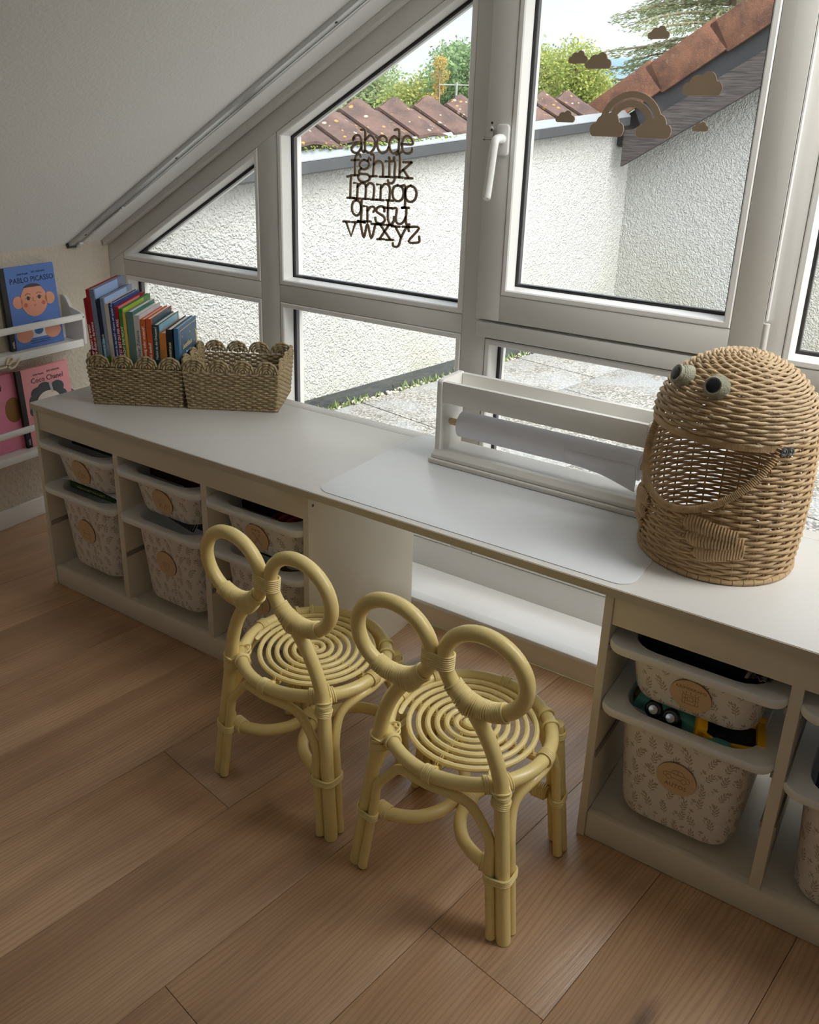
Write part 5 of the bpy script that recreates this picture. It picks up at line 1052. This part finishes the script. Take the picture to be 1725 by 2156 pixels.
def wall_book(y0, w, h, z0, x0, col, label, title=None, tsize=0.02, tcol=(0.03, 0.05, 0.10), lean=4.0, th=0.011, sub_t=True):
    """front-facing hardback: cover faces +x, spine toward -y"""
    M_ = Matrix.Translation((x0, y0, z0)) @ RX(rad(-lean), 4, 'Y')
    B = empty('picture_book', (0, 0, 0), label=label, cat='book', group='front-facing books on the wall ledges'); B.location = (x0, y0, z0); B.rotation_euler = (0, rad(-lean), 0)
    MB().box(0, 0.002, 0, w, 0, h).box(th-0.002, th, 0, w, 0, h).build('cover', cmat(col), B, world=False)
    MB().box(0.002, th-0.002, 0.002, w-0.003, 0.003, h-0.003).build('page_block', 'page_white', B, world=False)
    MB().box(-0.0004, th+0.0005, -0.0012, 0.0, 0, h).box(th, th+0.0005, 0.0, 0.017, 0, h).build('cloth_spine', cmat(BLACK), B, world=False)
    def tx(nm, body, sz, y, z, m, sx=1.0, sh=0.0, rot=0):
        o = text_mesh(nm, body, sz, m, 0.0002, 'CENTER', sh); o.parent = B; o.matrix_local = frame_m((th+0.0007, y, z), (0, 1, 0), (0, 0, 1)) @ RX(rot, 4, 'Z') @ Matrix.Diagonal((sx, 1, 1, 1)); return o
    cy = (w+0.017)/2
    if sub_t: tx('series_title', 'Little People, ', 0.0088, cy-0.026, h-0.025, cmat(tcol), 0.9, 0.3); tx('series_title', 'BIG DREAMS', 0.0088, cy+0.030, h-0.0225, cmat(tcol), 1.0)
    if title: tx('cover_title', title, tsize, cy+0.004, h-0.045, cmat(tcol), 0.92)
    tx('publisher_mark', 'INSEL', 0.009, 0.009, 0.02, cmat((0.8, 0.8, 0.8)), 1, 0, rad(90))
    return B, cy, th+0.0006
def disc(mb, y, z, ry, rz_, x0, n=28, a0=0, a1=360): mb.prism([(y+ry*math.cos(rad(a0+(a1-a0)*i/n)), z+rz_*math.sin(rad(a0+(a1-a0)*i/n))) for i in range(n if a1-a0 == 360 else n+1)], x0, x0+0.0003, 'x')
wall_book(0.130, 0.19, 0.258, 0.6055, -0.425, srgb(180, 170, 150), 'pale book mostly hidden behind the blue portrait book', sub_t=False)
B, cy, X0 = wall_book(0.209, 0.194, 0.262, 0.6055, -0.405, srgb(92, 128, 200), 'blue portrait book on the upper ledge', 'PABLO PICASSO', 0.024, srgb(28, 40, 74))
SK, DK = cmat(srgb(232, 160, 130)), cmat(srgb(70, 66, 70))
q = MB(); disc(q, cy, 0.150, 0.048, 0.052, X0); q.build('portrait_face', SK, B, world=False)
for sg in (-1, 1):
    q = MB(); disc(q, cy+sg*0.058, 0.150, 0.018, 0.020, X0); q.build('portrait_ear', SK, B, world=False)
    q = MB(); disc(q, cy+sg*0.020, 0.158, 0.0055, 0.006, X0+0.0004); q.build('portrait_eye', DK, B, world=False)
    q = MB(); disc(q, cy+sg*0.032, 0.138, 0.007, 0.007, X0+0.0004); q.build('portrait_cheek', cmat(srgb(214, 104, 92)), B, world=False)
    q = MB(); q.ribbon([(cy+sg*0.010, 0.170), (cy+sg*0.020, 0.174), (cy+sg*0.030, 0.169)], 0.0016, X0+0.0004, X0+0.0006, 'x'); q.ribbon([(cy+sg*0.010, 0.158), (cy+sg*0.020, 0.165), (cy+sg*0.031, 0.158)], 0.0011, X0+0.0004, X0+0.0006, 'x'); q.build('portrait_brow', DK, B, world=False)
    q = MB(); disc(q, cy+sg*0.052, 0.045, 0.030, 0.026, X0); q.build('portrait_arm', SK, B, world=False)
q = MB(); disc(q, cy, 0.170, 0.044, 0.034, X0+0.0004, 20, 42, 138); q.build('portrait_hair', DK, B, world=False)
q = MB(); q.ribbon([(cy-0.002, 0.160), (cy-0.004, 0.148), (cy+0.003, 0.146)], 0.0012, X0+0.0004, X0+0.0006, 'x'); q.ribbon([(cy-0.002, 0.136), (cy+0.001, 0.130), (cy+0.004, 0.136)], 0.0012, X0+0.0004, X0+0.0006, 'x'); q.build('portrait_nose_mouth', DK, B, world=False)
q = MB(); q.prism([(cy-0.04, 0.074), (cy+0.04, 0.074), (cy+0.03, 0.03), (cy-0.03, 0.03)], X0-0.0002, X0+0.0001, 'x'); q.build('portrait_shirt', cmat(srgb(225, 228, 235)), B, world=False)
q = MB(); disc(q, cy, 0.052, 0.016, 0.013, X0+0.0003); disc(q, cy, 0.076, 0.022, 0.009, X0+0.0003); q.build('portrait_paint_pot', cmat(srgb(60, 110, 180)), B, world=False)
for z_ in (0.020, 0.013): q = MB(); q.box(X0, X0+0.0002, cy-0.035, cy+0.035, z_-0.001, z_+0.001); q.build('small_print', cmat(srgb(40, 60, 110)), B, world=False)
wall_book(0.02, 0.19, 0.262, 0.2745, -0.426, srgb(240, 150, 180), 'deep pink book at the back of the lower ledge', sub_t=False)
PB, cy, X0 = wall_book(0.092, 0.19, 0.256, 0.2745, -0.412, srgb(242, 146, 178), 'deep pink book half hidden by the pale pink portrait book', sub_t=False)
o = text_mesh('cover_title', 'Pri', 0.030, cmat(srgb(60, 20, 40)), 0.0002, 'LEFT', 0.2); o.parent = PB; o.matrix_local = frame_m((0.0118, 0.040, 0.215), (0, 1, 0), (0, 0, 1))
q = MB(); disc(q, 0.105, 0.135, 0.030, 0.042, X0); q.build('portrait_hair', cmat(srgb(150, 105, 50)), PB, world=False)
B, cy, X0 = wall_book(0.215, 0.194, 0.262, 0.2745, -0.395, srgb(240, 160, 165), 'pale pink portrait book on the lower ledge', 'Coco Chanel', 0.025, srgb(35, 25, 30))
HK = cmat(srgb(66, 70, 76)); q = MB()
for (dy, dz, ry, rz_) in ((-0.038, 0.172, 0.026, 0.022), (-0.012, 0.186, 0.026, 0.020), (0.036, 0.180, 0.026, 0.022), (-0.055, 0.150, 0.020, 0.020), (-0.064, 0.118, 0.014, 0.018), (0.05, 0.15, 0.02, 0.02)): disc(q, cy+dy, dz, ry, rz_, X0+0.00005*len(q.v)/28)
q.build('portrait_hair', HK, B, world=False)
q = MB(); disc(q, cy-0.002, 0.135, 0.046, 0.040, X0+0.0006); q.build('portrait_face', cmat(srgb(240, 225, 215)), B, world=False)
q = MB(); q.prism([(cy+0.006, 0.198), (cy+0.016, 0.200), (cy+0.020, 0.166), (cy+0.012, 0.166)], X0+0.0006, X0+0.0009, 'x'); q.build('portrait_ribbon', cmat(srgb(190, 180, 190)), B, world=False)
# wooden script word hanging at the upper ledge front
sc_ = MB(); P = cr_path([(0.06, 0.592, 0), (0.10, 0.585, 0), (0.138, 0.581, 0), (0.158, 0.590, 0), (0.170, 0.602, 0), (0.164, 0.609, 0), (0.152, 0.603, 0), (0.148, 0.588, 0), (0.160, 0.574, 0), (0.176, 0.579, 0), (0.192, 0.597, 0)], 6)
sc_.ribbon([(p.x, p.y) for p in P], 0.0055, -0.3355, -0.3315, 'x'); o = sc_.build('wooden_script_word', 'script_wood'); tag(o, 'pale wooden handwriting letter e on the upper ledge', 'wall lettering')

# ================================================================== wooden window decorations
AL = empty('alphabet_decoration', (0.68, 0.684, 1.0), label='wooden lower-case alphabet panel stuck on the fixed pane', cat='window decoration')
for ch_, strokes in ALPHA.items():
    b = MB()
    for s_ in strokes:
        P = [(x/1000, z/1000) for x, z in s_]
        if len(P) > 3: P = [(p.x, p.y) for p in cr_path([(a, c, 0) for a, c in P], 4)]
        b.ribbon(P, 0.0090 if ch_ in 'ij' and len(s_) == 2 and abs(s_[0][1]-s_[1][1]) > abs(s_[0][0]-s_[1][0]) else 0.0066, 0.6835, 0.6872)
    b.build('letter_'+ch_, 'decor_wood', AL)
def cloud_poly(cx_, z0, w, h, n=40):
    cs = [(-0.36, 0.27, 0.14, 0.27), (-0.13, 0.50, 0.20, 0.36), (0.13, 0.60, 0.20, 0.40), (0.36, 0.29, 0.14, 0.29)]
    up = []; dn = []
    for i in range(n+1):
        x = -0.5+i/n; t = 0.0; b_ = 1.0
        for c, zc, rx, rz_ in cs:
            if abs(x-c) <= rx: t = max(t, zc+rz_*math.sqrt(max(0, 1-((x-c)/rx)**2)))
        t = min(t, 1.0)
        if x < -0.36: b_ = 0.27-0.27*math.sqrt(max(0, 1-((x+0.36)/0.14)**2)); t = max(t, 0.27)
        elif x > 0.36: b_ = 0.29-0.29*math.sqrt(max(0, 1-((x-0.36)/0.14)**2)); t = max(t, 0.29)
        else: b_ = 0.0
        up.append((cx_+x*w, z0+t*h+1e-5*i)); dn.append((cx_+x*w, z0+b_*h))
    return up+dn[::-1][1:-1]
def cloud_mb(b, cx_, z0, w, h, ya, yb): b.prism(cloud_poly(cx_, z0, w, h), ya, yb)
YD0, YD1 = 0.6622, 0.6672
CL = [(1.433, 1.519, .048, .026, 'wooden cloud on the casement, highest of all, against the cedar'), (1.255, 1.471, .046, .027, 'small wooden cloud overlapping the back of a larger one'), (1.302, 1.460, .062, .034, 'wooden cloud overlapping a smaller one in front of the yellow-green tree'), (1.541, 1.406, .085, .048, 'largest wooden cloud, beside the sloping roof edge'), (1.234, 1.344, .048, .026, 'small wooden cloud in front of the mossy roof tiles'), (1.549, 1.334, .035, .019, 'smallest wooden cloud, below the weathered roof board')]
for i, (cx_, z0, w, h, lab) in enumerate(CL):
    b = MB(); dy = 0.0052 if i == 1 else 0.0; cloud_mb(b, cx_, z0, w, h, YD0-dy, YD1-dy); o = b.build('cloud_decoration', 'decor_wood'); tag(o, lab, 'window decoration', 'wooden clouds stuck on the casement pane')
RB = empty('rainbow_decoration', (1.39, YD1, 1.316), label='wooden rainbow ending in two clouds on the casement pane', cat='window decoration')
for (cx_, z0, w, h) in ((1.338, 1.316, .081, .053), (1.447, 1.316, .080, .050)):
    b = MB(); cloud_mb(b, cx_, z0, w, h, YD0, YD1); b.build('cloud', 'decor_wood', RB)
for rad_, wd in ((0.0680, 0.0135), (0.0490, 0.0150)):
    b = MB(); b.ribbon([(1.3915+rad_*math.cos(rad(a))*0.98, 1.3375+rad_*1.02*math.sin(rad(a))) for a in range(8, 174, 6)], wd, YD0+0.0003, YD1-0.0003); b.build('arc', 'decor_wood', RB)

# ================================================================== outside: terrace, walls, roof, trees
ta = rad(-11.1); e1 = Vector((math.cos(ta), math.sin(ta), 0)); e2 = Vector((-math.sin(ta), math.cos(ta), 0))
def EP(a, b_, z): return e1*a+e2*b_+Vector((0, 0, z))
ME = Matrix(((e1.x, e2.x, 0, 0), (e1.y, e2.y, 0, 0), (0, 0, 1, 0), (0, 0, 0, 1)))
ZT = 0.09
TE = MB().prism(clip_poly([(-0.9, 0.30), (5.6, 0.30), (5.6, 4.0), (-0.9, 4.0)], -e1.y, -e2.y, -0.801), -0.45, ZT-0.045, 'z', ME)
te = TE.build('terrace', 'curb_dark'); tag(te, 'roof terrace paved with washed concrete slabs', kind='structure')
for ci in range(-1, 9):
    a0 = 0.044-0.6+0.6*ci; boff = (2.599, 1.690+0.0)[ci % 2 == 0] if False else (1.999 if ci % 2 == 1 else 1.690)
    for j in range(-4, 5):
        b0 = boff+0.6*j; g = 0.003; q = [(a0+g, b0+g), (a0+0.6-g, b0+g), (a0+0.6-g, b0+0.6-g), (a0+g, b0+0.6-g)]
        for A_ in ((-1, 0, 0.455), (0, 1, 3.93), (1, 0, 5.5)): q = clip_poly(q, *A_) if q else q
        # keep clear of the house wall (world y > 0.82)
        if q: q = clip_poly(q, -e1.y, -e2.y, -0.83)
        if len(q) < 3: continue
        cxy = (a0+0.3, b0+0.3); mb = MB().prism([(a-cxy[0], b_-cxy[1]) for a, b_ in q], -0.045, random.uniform(-0.0012, 0.0012), 'z'); o = mb.build('slab', 'aggregate', None, bevel=0.002)
        o.location = EP(cxy[0], cxy[1], ZT); o.rotation_euler = (0, 0, ta); o.parent = te
# terrace side wall with curb
zg = lambda b_: 1.125+0.0843*(b_-1.384)
wt = MB().prism([(0.66, 0.13), (4.06, 0.165), (4.06, zg(4.06)+0.03), (0.66, zg(0.66)+0.03)], -0.76, -0.527, 'x', ME).build('wall_terrace', 'render_plaster'); tag(wt, 'white roughcast side wall of the terrace', kind='structure')
cb = MB().prism([(0.6, -0.1), (4.0, -0.1), (4.0, 0.164), (0.6, 0.129)], -0.74, -0.5275+0.004, 'x', ME).build('wall_curb', 'curb_dark'); tag(cb, 'dark bitumen upstand at the foot of the terrace wall', kind='structure')
wg = MB().prism([(-0.78, -0.1), (5.5, -0.1), (5.5, 4.3), (-0.45, 1.098+0.16), (-0.78, 1.20)], 3.96, 4.2, 'y', ME).build('wall_gable', 'render_plaster'); tag(wg, 'white roughcast gable wall at the end of the terrace', kind='structure')
# gravel strip
random.seed(21)
pb = MB(); mo_ = MB()
ICO = None
def blob(mb, c, r, sq=0.7):
    vs_ = [Vector(p) for p in ((1, 0, 0), (-1, 0, 0), (0, 1, 0), (0, -1, 0), (0, 0, 1), (0, 0, -1))]; R_ = Matrix.Rotation(random.uniform(0, PI), 3, 'Z')
    vs_ += [Vector(p).normalized() for p in ((1, 1, 1), (-1, 1, 1), (1, -1, 1), (-1, -1, 1), (1, 1, -1), (-1, 1, -1), (1, -1, -1), (-1, -1, -1))]
    fs = []
    for sx, x in ((1, 0), (-1, 1)):
        for sy, y in ((1, 2), (-1, 3)):
            for sz, z_ in ((1, 4), (-1, 5)):
                k = 6+(0 if sx == 1 else 1)+(0 if sy == 1 else 2)+(0 if sz == 1 else 4); fs += [(x, y, k), (y, z_, k), (z_, x, k)]
    s_ = [r*random.uniform(0.7, 1.2), r*random.uniform(0.6, 1.0), r*sq*random.uniform(0.7, 1.1)]
    mb.add([Vector(c)+R_ @ Vector((p.x*s_[0], p.y*s_[1], p.z*s_[2])) for p in vs_], fs)
for i in range(900): blob(pb, EP(random.uniform(-0.522, -0.458), random.uniform(0.85, 3.95), ZT-0.02+random.uniform(-0.012, 0.012)), random.uniform(0.006, 0.016))
o = pb.build('gravel', 'pebble', smooth=True, angle=180); tag(o, 'pale gravel strip along the terrace wall', kind='stuff')
gt = MB()
for i in range(420):
    b_ = random.choice((random.uniform(1.2, 3.9), random.gauss(1.62, 0.12), random.gauss(2.2, 0.14), random.gauss(3.1, 0.25))); c = EP(random.uniform(-0.52, -0.45), b_, ZT-0.018)
    a = random.uniform(0, 2*PI); ln = random.uniform(0.02, 0.06); d = Vector((math.cos(a)*0.6, math.sin(a)*0.6, random.uniform(0.3, 1.0))).normalized()*ln; s_ = Vector((-math.sin(a), math.cos(a), 0))*0.004
    gt.add([c-s_*0.4, c+s_*0.4, c+d*0.6+s_, c+d, c+d*0.6-s_], [(0, 1, 2, 3, 4)])
o = gt.build('weeds', 'plant_green'); tag(o, 'small green weeds in the gravel strip', kind='stuff')
# roof along the terrace wall
RF = empty('roof', tuple(EP(-0.6, 2.6, 1.2)), kind='structure', label='weathered clay tile roof along the terrace wall')
zt = lambda b_: 1.214+0.0500*(b_-1.323); zv = lambda b_: 1.350+0.0555*(b_-1.768); TW = 0.2325
def tile_grid(b0, lo, hi, dip, n=14, thick=0.012):
    """lo=(a,z(b)) eave edge, hi=ridge edge; S-wave across the width"""
    def wave(t): return 0.045*max(0.0, math.cos((t-0.52)*PI/0.40))**1.3 if abs(t-0.52) < 0.2 else 0.0
    mb = MB(); m_ = 7
    for layer in (0, 1):
        for j in range(m_):
            f = j/(m_-1)
            for i in range(n+1):
                t = i/n; b_ = b0+TW*1.06*t-0.06*TW*0.5; a = lo[0]+(hi[0]-lo[0])*f; z_ = lo[1](b_)+(hi[1](b_)-lo[1](b_))*f
                u = abs(((t*1.06-0.03)-0.5)/0.5); wv = (0.046*(f if hi[0] > -0.8 else 1.0)+0.014*(1-f if hi[0] > -0.8 else 0.0))*(0.5+0.5*math.cos(PI*min(1, abs(t-0.42)/(0.42 if t < 0.42 else 0.50))))
                mb.v.append(tuple(EP(a, b_, z_+wv+0.018*(1-t)-layer*thick+dip*f)))
    W_ = n+1; L0 = m_*W_
    for j in range(m_-1):
        for i in range(n): q = (j*W_+i, j*W_+i+1, (j+1)*W_+i+1, (j+1)*W_+i); mb.f += [q, tuple(x+L0 for x in q[::-1])]
    for i in range(n): mb.f += [(i, i+L0, i+1+L0, i+1), ((m_-1)*W_+i, (m_-1)*W_+i+1, (m_-1)*W_+i+1+L0, (m_-1)*W_+i+L0)]
    for j in range(m_-1): mb.f += [(j*W_, (j+1)*W_, (j+1)*W_+L0, j*W_+L0), (j*W_+n, j*W_+n+L0, (j+1)*W_+n+L0, (j+1)*W_+n)]
    return mb
for k in range(-2, 10):
    b0 = 1.882-TW*0.44+TW*(k-2)
    if b0 > 3.62: continue
    tile_grid(b0, (-0.438, zt), (-0.70, zv), 0.0).build('roof_tile', 'clay_tile', RF, smooth=True, angle=50)
    tile_grid(b0, (-0.715, lambda b_: zv(b_)-0.004), (-1.25, lambda b_: zv(b_)-0.33), 0.0).build('roof_tile', 'clay_tile', RF, smooth=True, angle=50)
ms = MB(); random.seed(5)
for i in range(500): b_ = random.uniform(0.9, 3.7); blob(ms, EP(-0.437+random.uniform(-0.004, 0.006), b_, zt(b_)-0.002+random.uniform(-0.008, 0.008)), random.uniform(0.003, 0.008))
o = ms.build('moss', 'moss', RF, smooth=True, angle=180); o['kind'] = 'stuff'
gu = MB()
def gpt(b_, a, dz): return EP(a, b_, zg(b_)+dz)
prof = [(-0.527, 0.062), (-0.527, -0.004), (-0.515, -0.010), (-0.430, -0.006), (-0.418, 0.002), (-0.418, 0.042), (-0.424, 0.048), (-0.430, 0.042), (-0.430, 0.008), (-0.515, 0.004), (-0.519, 0.062)]
n = len(prof); gu.v = [tuple(gpt(b_, a, dz)) for b_ in (0.66, 3.74) for a, dz in prof]; gu.f = [tuple(range(n)), tuple(range(2*n-1, n-1, -1))]+[(i, i+n, (i+1) % n+n, (i+1) % n) for i in range(n)]
gu.build('gutter', 'gutter_metal', RF)
fl_ = MB(); fl_.v = [tuple(gpt(b_, a, dz)) for b_ in (0.66, 3.74) for a, dz in ((-0.4175, 0.046), (-0.418, 0.050), (-0.452, 0.084-0.0), (-0.452, 0.078))]; fl_.f = [(0, 1, 2, 3), (7, 6, 5, 4)]+[(i, i+4, (i+1) % 4+4, (i+1) % 4) for i in range(4)]
fl_.build('flashing', 'flashing', RF)
MB().prism([(0.66, zg(0.66)+0.0), (3.76, zg(3.76)+0.0), (3.76, zt(3.76)-0.03), (0.66, zt(0.66)-0.03)], -0.55, -0.53, 'x', ME).build('eaves_board', 'fascia_dark', RF)
# gable verge rising to the right
GV = empty('roof_verge', tuple(EP(-0.45, 3.75, 1.3)), kind='structure', label='rising roof edge of orange clay verge tiles over weathered boards')
ga = math.atan(0.5745); 
def VM(b_): return ME @ Matrix(((math.cos(ga), 0, -math.sin(ga), -0.449), (0, 1, 0, b_), (math.sin(ga), 0, math.cos(ga), 1.098), (0, 0, 0, 1)))
v0 = VM(0.0)
# slope coords: s along, n up-perpendicular; board bottom n=0
MB().prism([(0.0, 0.0), (0.0, 0.0)]+[], 0, 0) if False else None
MB().prism([(-0.0, 0.0), (5.5, 0.0), (5.5, 0.150), (0.185, 0.150), (-0.0, -0.0+0.11)][0:1]+[(5.5, 0.0), (5.5, 0.150), (0.150, 0.150), (0.10, 0.173)], 3.735, 3.765, 'y', v0).build('barge_board', 'old_timber', GV)
MB().prism([(0.19, 0.152), (5.5, 0.152), (5.5, 0.262), (0.19, 0.262)], 3.757, 3.80, 'y', v0).build('fascia', 'fascia_dark', GV)
MB().prism([(0.0, 0.12), (0.30, 0.12), (0.30, 0.26), (-0.08, 0.26)], 3.80, 3.95, 'y', v0).build('eaves_end', 'fascia_dark', GV)
for k in range(-1, 10):
    s0_ = 0.385+0.398*k; Mt = v0 @ Matrix.Translation((s0_, 0, 0.245)) @ Matrix.Rotation(rad(-2.2), 4, 'Y')
    mb = MB().prism([(-0.035, 0.16), (-0.028, 0.173), (0.41, 0.173), (0.41, -0.005), (0.005, -0.005), (-0.003, 0.0)], 3.722, 3.742, 'y', Mt)
    mb.build('verge_tile', 'verge_clay', GV, bevel=0.004)
    MB().prism([(-0.030, 0.173), (0.41, 0.173), (0.41, 0.150), (-0.030, 0.150)], 3.743, 4.0, 'y', Mt).build('verge_tile_top', 'verge_clay', GV, bevel=0.004)
MB().prism([(0.2, 0.25), (5.5, 0.25), (5.5, 0.36), (0.2, 0.36)], 4.0, 7.0, 'y', v0).build('roof_slope', 'clay_tile', GV)

# trees, hill
random.seed(33); GZ = -6.0
def leaf_mesh(Cn, size, asp, m, T, rng, A=None):
    n = len(Cn); a = rng.normal(size=(n, 3))*np.array([1, 1, 0.7]) if A is None else A; a /= np.linalg.norm(a, axis=1)[:, None]
    b = np.cross(a, rng.normal(size=(n, 3))); b /= np.linalg.norm(b, axis=1)[:, None]; s_ = (size*rng.uniform(0.6, 1.35, n))[:, None]
    V = np.stack([Cn-a*s_, Cn+b*s_*asp, Cn+a*s_, Cn-b*s_*asp], 1).reshape(-1, 3)-np.array(T.location)
    me = bpy.data.meshes.new('foliage'); me.vertices.add(4*n); me.vertices.foreach_set('co', V.astype(np.float32).ravel()); me.loops.add(4*n); me.polygons.add(n)
    me.loops.foreach_set('vertex_index', np.arange(4*n, dtype=np.int32)); me.polygons.foreach_set('loop_start', np.arange(0, 4*n, 4, dtype=np.int32)); me.update(calc_edges=True)
    me.materials.append(MATS[m]); o = bpy.data.objects.new('foliage', me); COL.objects.link(o); o.parent = T; o['kind'] = 'stuff'; return o
def tree(name, label, base, blobs, m, nleaf, size, trunk=1.0, group=None):
    T = empty(name, (base[0], base[1], GZ), label=label, cat='tree', group=group)
    nl = int(nleaf*2.6/len(blobs)); rng = np.random.default_rng(len(bpy.data.objects)); CC = []
    for (dx, rx, ry, rz_, zc, dy) in blobs:
        d = rng.normal(size=(nl, 3)); d /= np.linalg.norm(d, axis=1)[:, None]; rr_ = rng.uniform(0.15, 1.0, nl)**0.45*rng.choice([1, 1, 0.9, 1.12], nl)
        CC.append(d*rr_[:, None]*np.array([rx, ry, rz_])+np.array([base[0]+dx, base[1]+dy, zc]))
    o = leaf_mesh(np.concatenate(CC), size*0.55, 0.5, m, T, rng)
    if trunk:
        tr = MB(); zt_ = max(b[4] for b in blobs); tr.tube([(base[0], base[1], GZ), (base[0]+0.1, base[1], (GZ+zt_)/2), (base[0], base[1], zt_)], [0.35*trunk, 0.22*trunk, 0.05*trunk], 8)
        for b in blobs: tr.tube([(base[0], base[1], b[4]-b[3]*1.4), (base[0]+b[0], base[1]+b[5], b[4]+b[3]*0.3)], [0.1*trunk, 0.03*trunk], 6)
        tr.build('trunk', 'bark', T, smooth=True)
    return T
def blobs(w, d, zlo, zhi, n, r):
    out = []
    for i in range(n):
        f = i/(n-1); zc = zlo+(zhi-zlo)*f; ww = w*(1-0.75*f**2.2); out.append((random.uniform(-ww, ww)*0.6, r*random.uniform(0.7, 1.2), r*random.uniform(0.7, 1.2), r*random.uniform(0.6, 0.9), zc, random.uniform(-d, d)*0.5))
    return out
G = 'trees beyond the tiled roof'
tree('tree', 'tall full green tree beside the casement post', (-9.9, 21.2), blobs(2.3, 2, -0.6, 2.75, 20, 0.95), 'leaf_green', 12000, 0.11, group=G)
tree('tree', 'yellow-green bushy tree left of the tall green one', (-13.2, 24.0), blobs(3.0, 2, -0.4, 1.9, 20, 1.0), 'leaf_yellowgreen', 11000, 0.12, group=G)
tree('tree', 'soft green tree low against the hill', (-18.0, 27.5), blobs(4.5, 2, -0.6, 2.3, 22, 1.25), 'leaf_soft', 10000, 0.14, group=G)
tree('tree', 'pale green tree at the low corner of the pane', (-16.6, 22.5), blobs(3.0, 2, -0.9, 1.0, 12, 1.0), 'leaf_soft', 6000, 0.12, group=G)
tree('tree', 'dark green tree standing behind the yellow-green one', (-17.0, 33.0), blobs(3.6, 2, -0.5, 3.4, 16, 1.35), 'leaf_green', 8000, 0.16, group=G)
tree('tree', 'mid green tree filling the gap beside the tall one', (-13.2, 30.0), blobs(3.2, 2, -0.5, 3.2, 16, 1.2), 'leaf_soft', 8000, 0.15, group=G)
tree('shrub', 'small wine-red shrub among the trees', (-20.0, 29.3), blobs(0.8, 0.6, 1.2, 2.0, 5, 0.6), 'leaf_red', 900, 0.12)
tree('young_tree', 'thin browning young tree in front of the tall green one', (-8.3, 15.9), blobs(0.25, 0.3, 0.9, 2.4, 7, 0.20), 'leaf_brown', 800, 0.05, trunk=0.22)
tree('tree', 'yellow-green tree behind the casement, back of the two crowns', (-8.5, 21.0), blobs(1.9, 1.5, -0.6, 2.75, 20, 0.66), 'leaf_yellowgreen', 8500, 0.085, group=G)
tree('tree', 'green-yellow open tree behind the casement, ahead of its neighbour', (-6.6, 19.6), blobs(1.9, 1.5, -0.6, 2.6, 20, 0.62), 'leaf_yellowgreen', 8500, 0.08, group=G)
tree('tree', 'low mixed green tree under the two yellow-green crowns', (-7.6, 22.6), blobs(3.6, 1.5, -1.0, 1.8, 16, 1.0), 'leaf_soft', 8000, 0.11, group=G)
tree('tree', 'distant dark tree between casement crowns and roof', (-7.6, 31.5), blobs(2.8, 1.5, -0.8, 2.2, 12, 1.0), 'leaf_green', 4000, 0.13, group=G)
# cedar: layered drooping branches
CD = empty('cedar_tree', (-5.2, 27.4, GZ), label='broad grey-green cedar rising above the verge tiles', cat='tree')
CEN = []; DIR = []; br = MB(); br.tube([(-5.2, 27.4, GZ), (-5.2, 27.4, 2), (-5.0, 27.4, 9.5)], [0.5, 0.35, 0.05], 8); random.seed(9)
for i in range(84):
    z_ = 0.2+i*0.105; ang = random.uniform(0, 2*PI); L_ = (4.6 if z_ < 5 else 4.6*(1-(z_-5)/5.5))*random.uniform(0.6, 1.08)
    d = Vector((math.cos(ang), math.sin(ang)*0.8, 0)); P = [Vector((-5.2, 27.4, z_))+d*(L_*t)+Vector((0, 0, 0.35*t-0.75*t*t)) for t in (0, 0.25, 0.5, 0.75, 1)]; br.tube(P, [0.07, 0.055, 0.04, 0.025, 0.008], 5)
    rng = np.random.default_rng(i); nl = 520; t = rng.uniform(0.1, 1.0, nl); Pa = np.array([list(p) for p in P]); q = np.minimum(3, (t*4).astype(int)); w_ = (t*4-q)[:, None]; p = Pa[q]*(1-w_)+Pa[q+1]*w_
    sd = np.array([-d.y, d.x, 0])[None]*(rng.normal(size=nl)*0.42*(1-0.5*t))[:, None]; p = p+sd; p[:, 2] += rng.uniform(-0.22, 0.06, nl)
    CEN.append(p); DIR.append(np.array(list(d))[None]*rng.uniform(0.3, 1, nl)[:, None]+sd*1.2+np.stack([np.zeros(nl), np.zeros(nl), rng.uniform(-0.5, 0.2, nl)], 1))
leaf_mesh(np.concatenate(CEN), 0.075, 0.26, 'leaf_cedar', CD, np.random.default_rng(4), np.concatenate(DIR)); br.build('trunk', 'bark', CD, smooth=True)
# distant hill, its haze painted as a bluish colour, and valley floor
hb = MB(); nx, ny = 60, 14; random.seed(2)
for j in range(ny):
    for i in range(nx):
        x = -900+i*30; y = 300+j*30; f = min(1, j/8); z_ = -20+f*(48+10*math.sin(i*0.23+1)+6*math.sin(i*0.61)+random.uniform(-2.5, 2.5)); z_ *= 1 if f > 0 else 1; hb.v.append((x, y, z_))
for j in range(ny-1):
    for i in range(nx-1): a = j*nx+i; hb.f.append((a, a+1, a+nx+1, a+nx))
o = hb.build('hills', 'hill_forest_haze', smooth=True, angle=180); tag(o, 'wooded hill on the skyline with haze painted into its colour', kind='structure')
o = MB().box(-900, 900, -200, 420, -20.5, GZ-0.0).build('ground', 'field_green'); tag(o, 'ground far below the attic', kind='structure')
# roof aerial
AN = empty('roof_aerial', (-6.9, 14.24, 0.4), label='roof aerial with two crossbars on a mast', cat='aerial')
MB().tube([(-6.9, 14.24, 0.2), (-6.9, 14.24, 1.95)], 0.022, 8).build('mast', 'antenna', AN)
for z_, w_ in ((1.9, 0.42), (1.45, 0.5)):
    b = MB(); b.tube([(-6.9-w_*0.7, 14.24-w_*0.4, z_), (-6.9+w_*0.7, 14.24+w_*0.4, z_)], 0.012, 6); b.build('crossbar', 'antenna', AN)
MB().lathe([(0.11, 0), (0.12, 0.5), (0.09, 0.52)], 14, c=(-6.9, 14.24, 0.85), capt=True).build('mast_foot', 'antenna', AN, smooth=True)
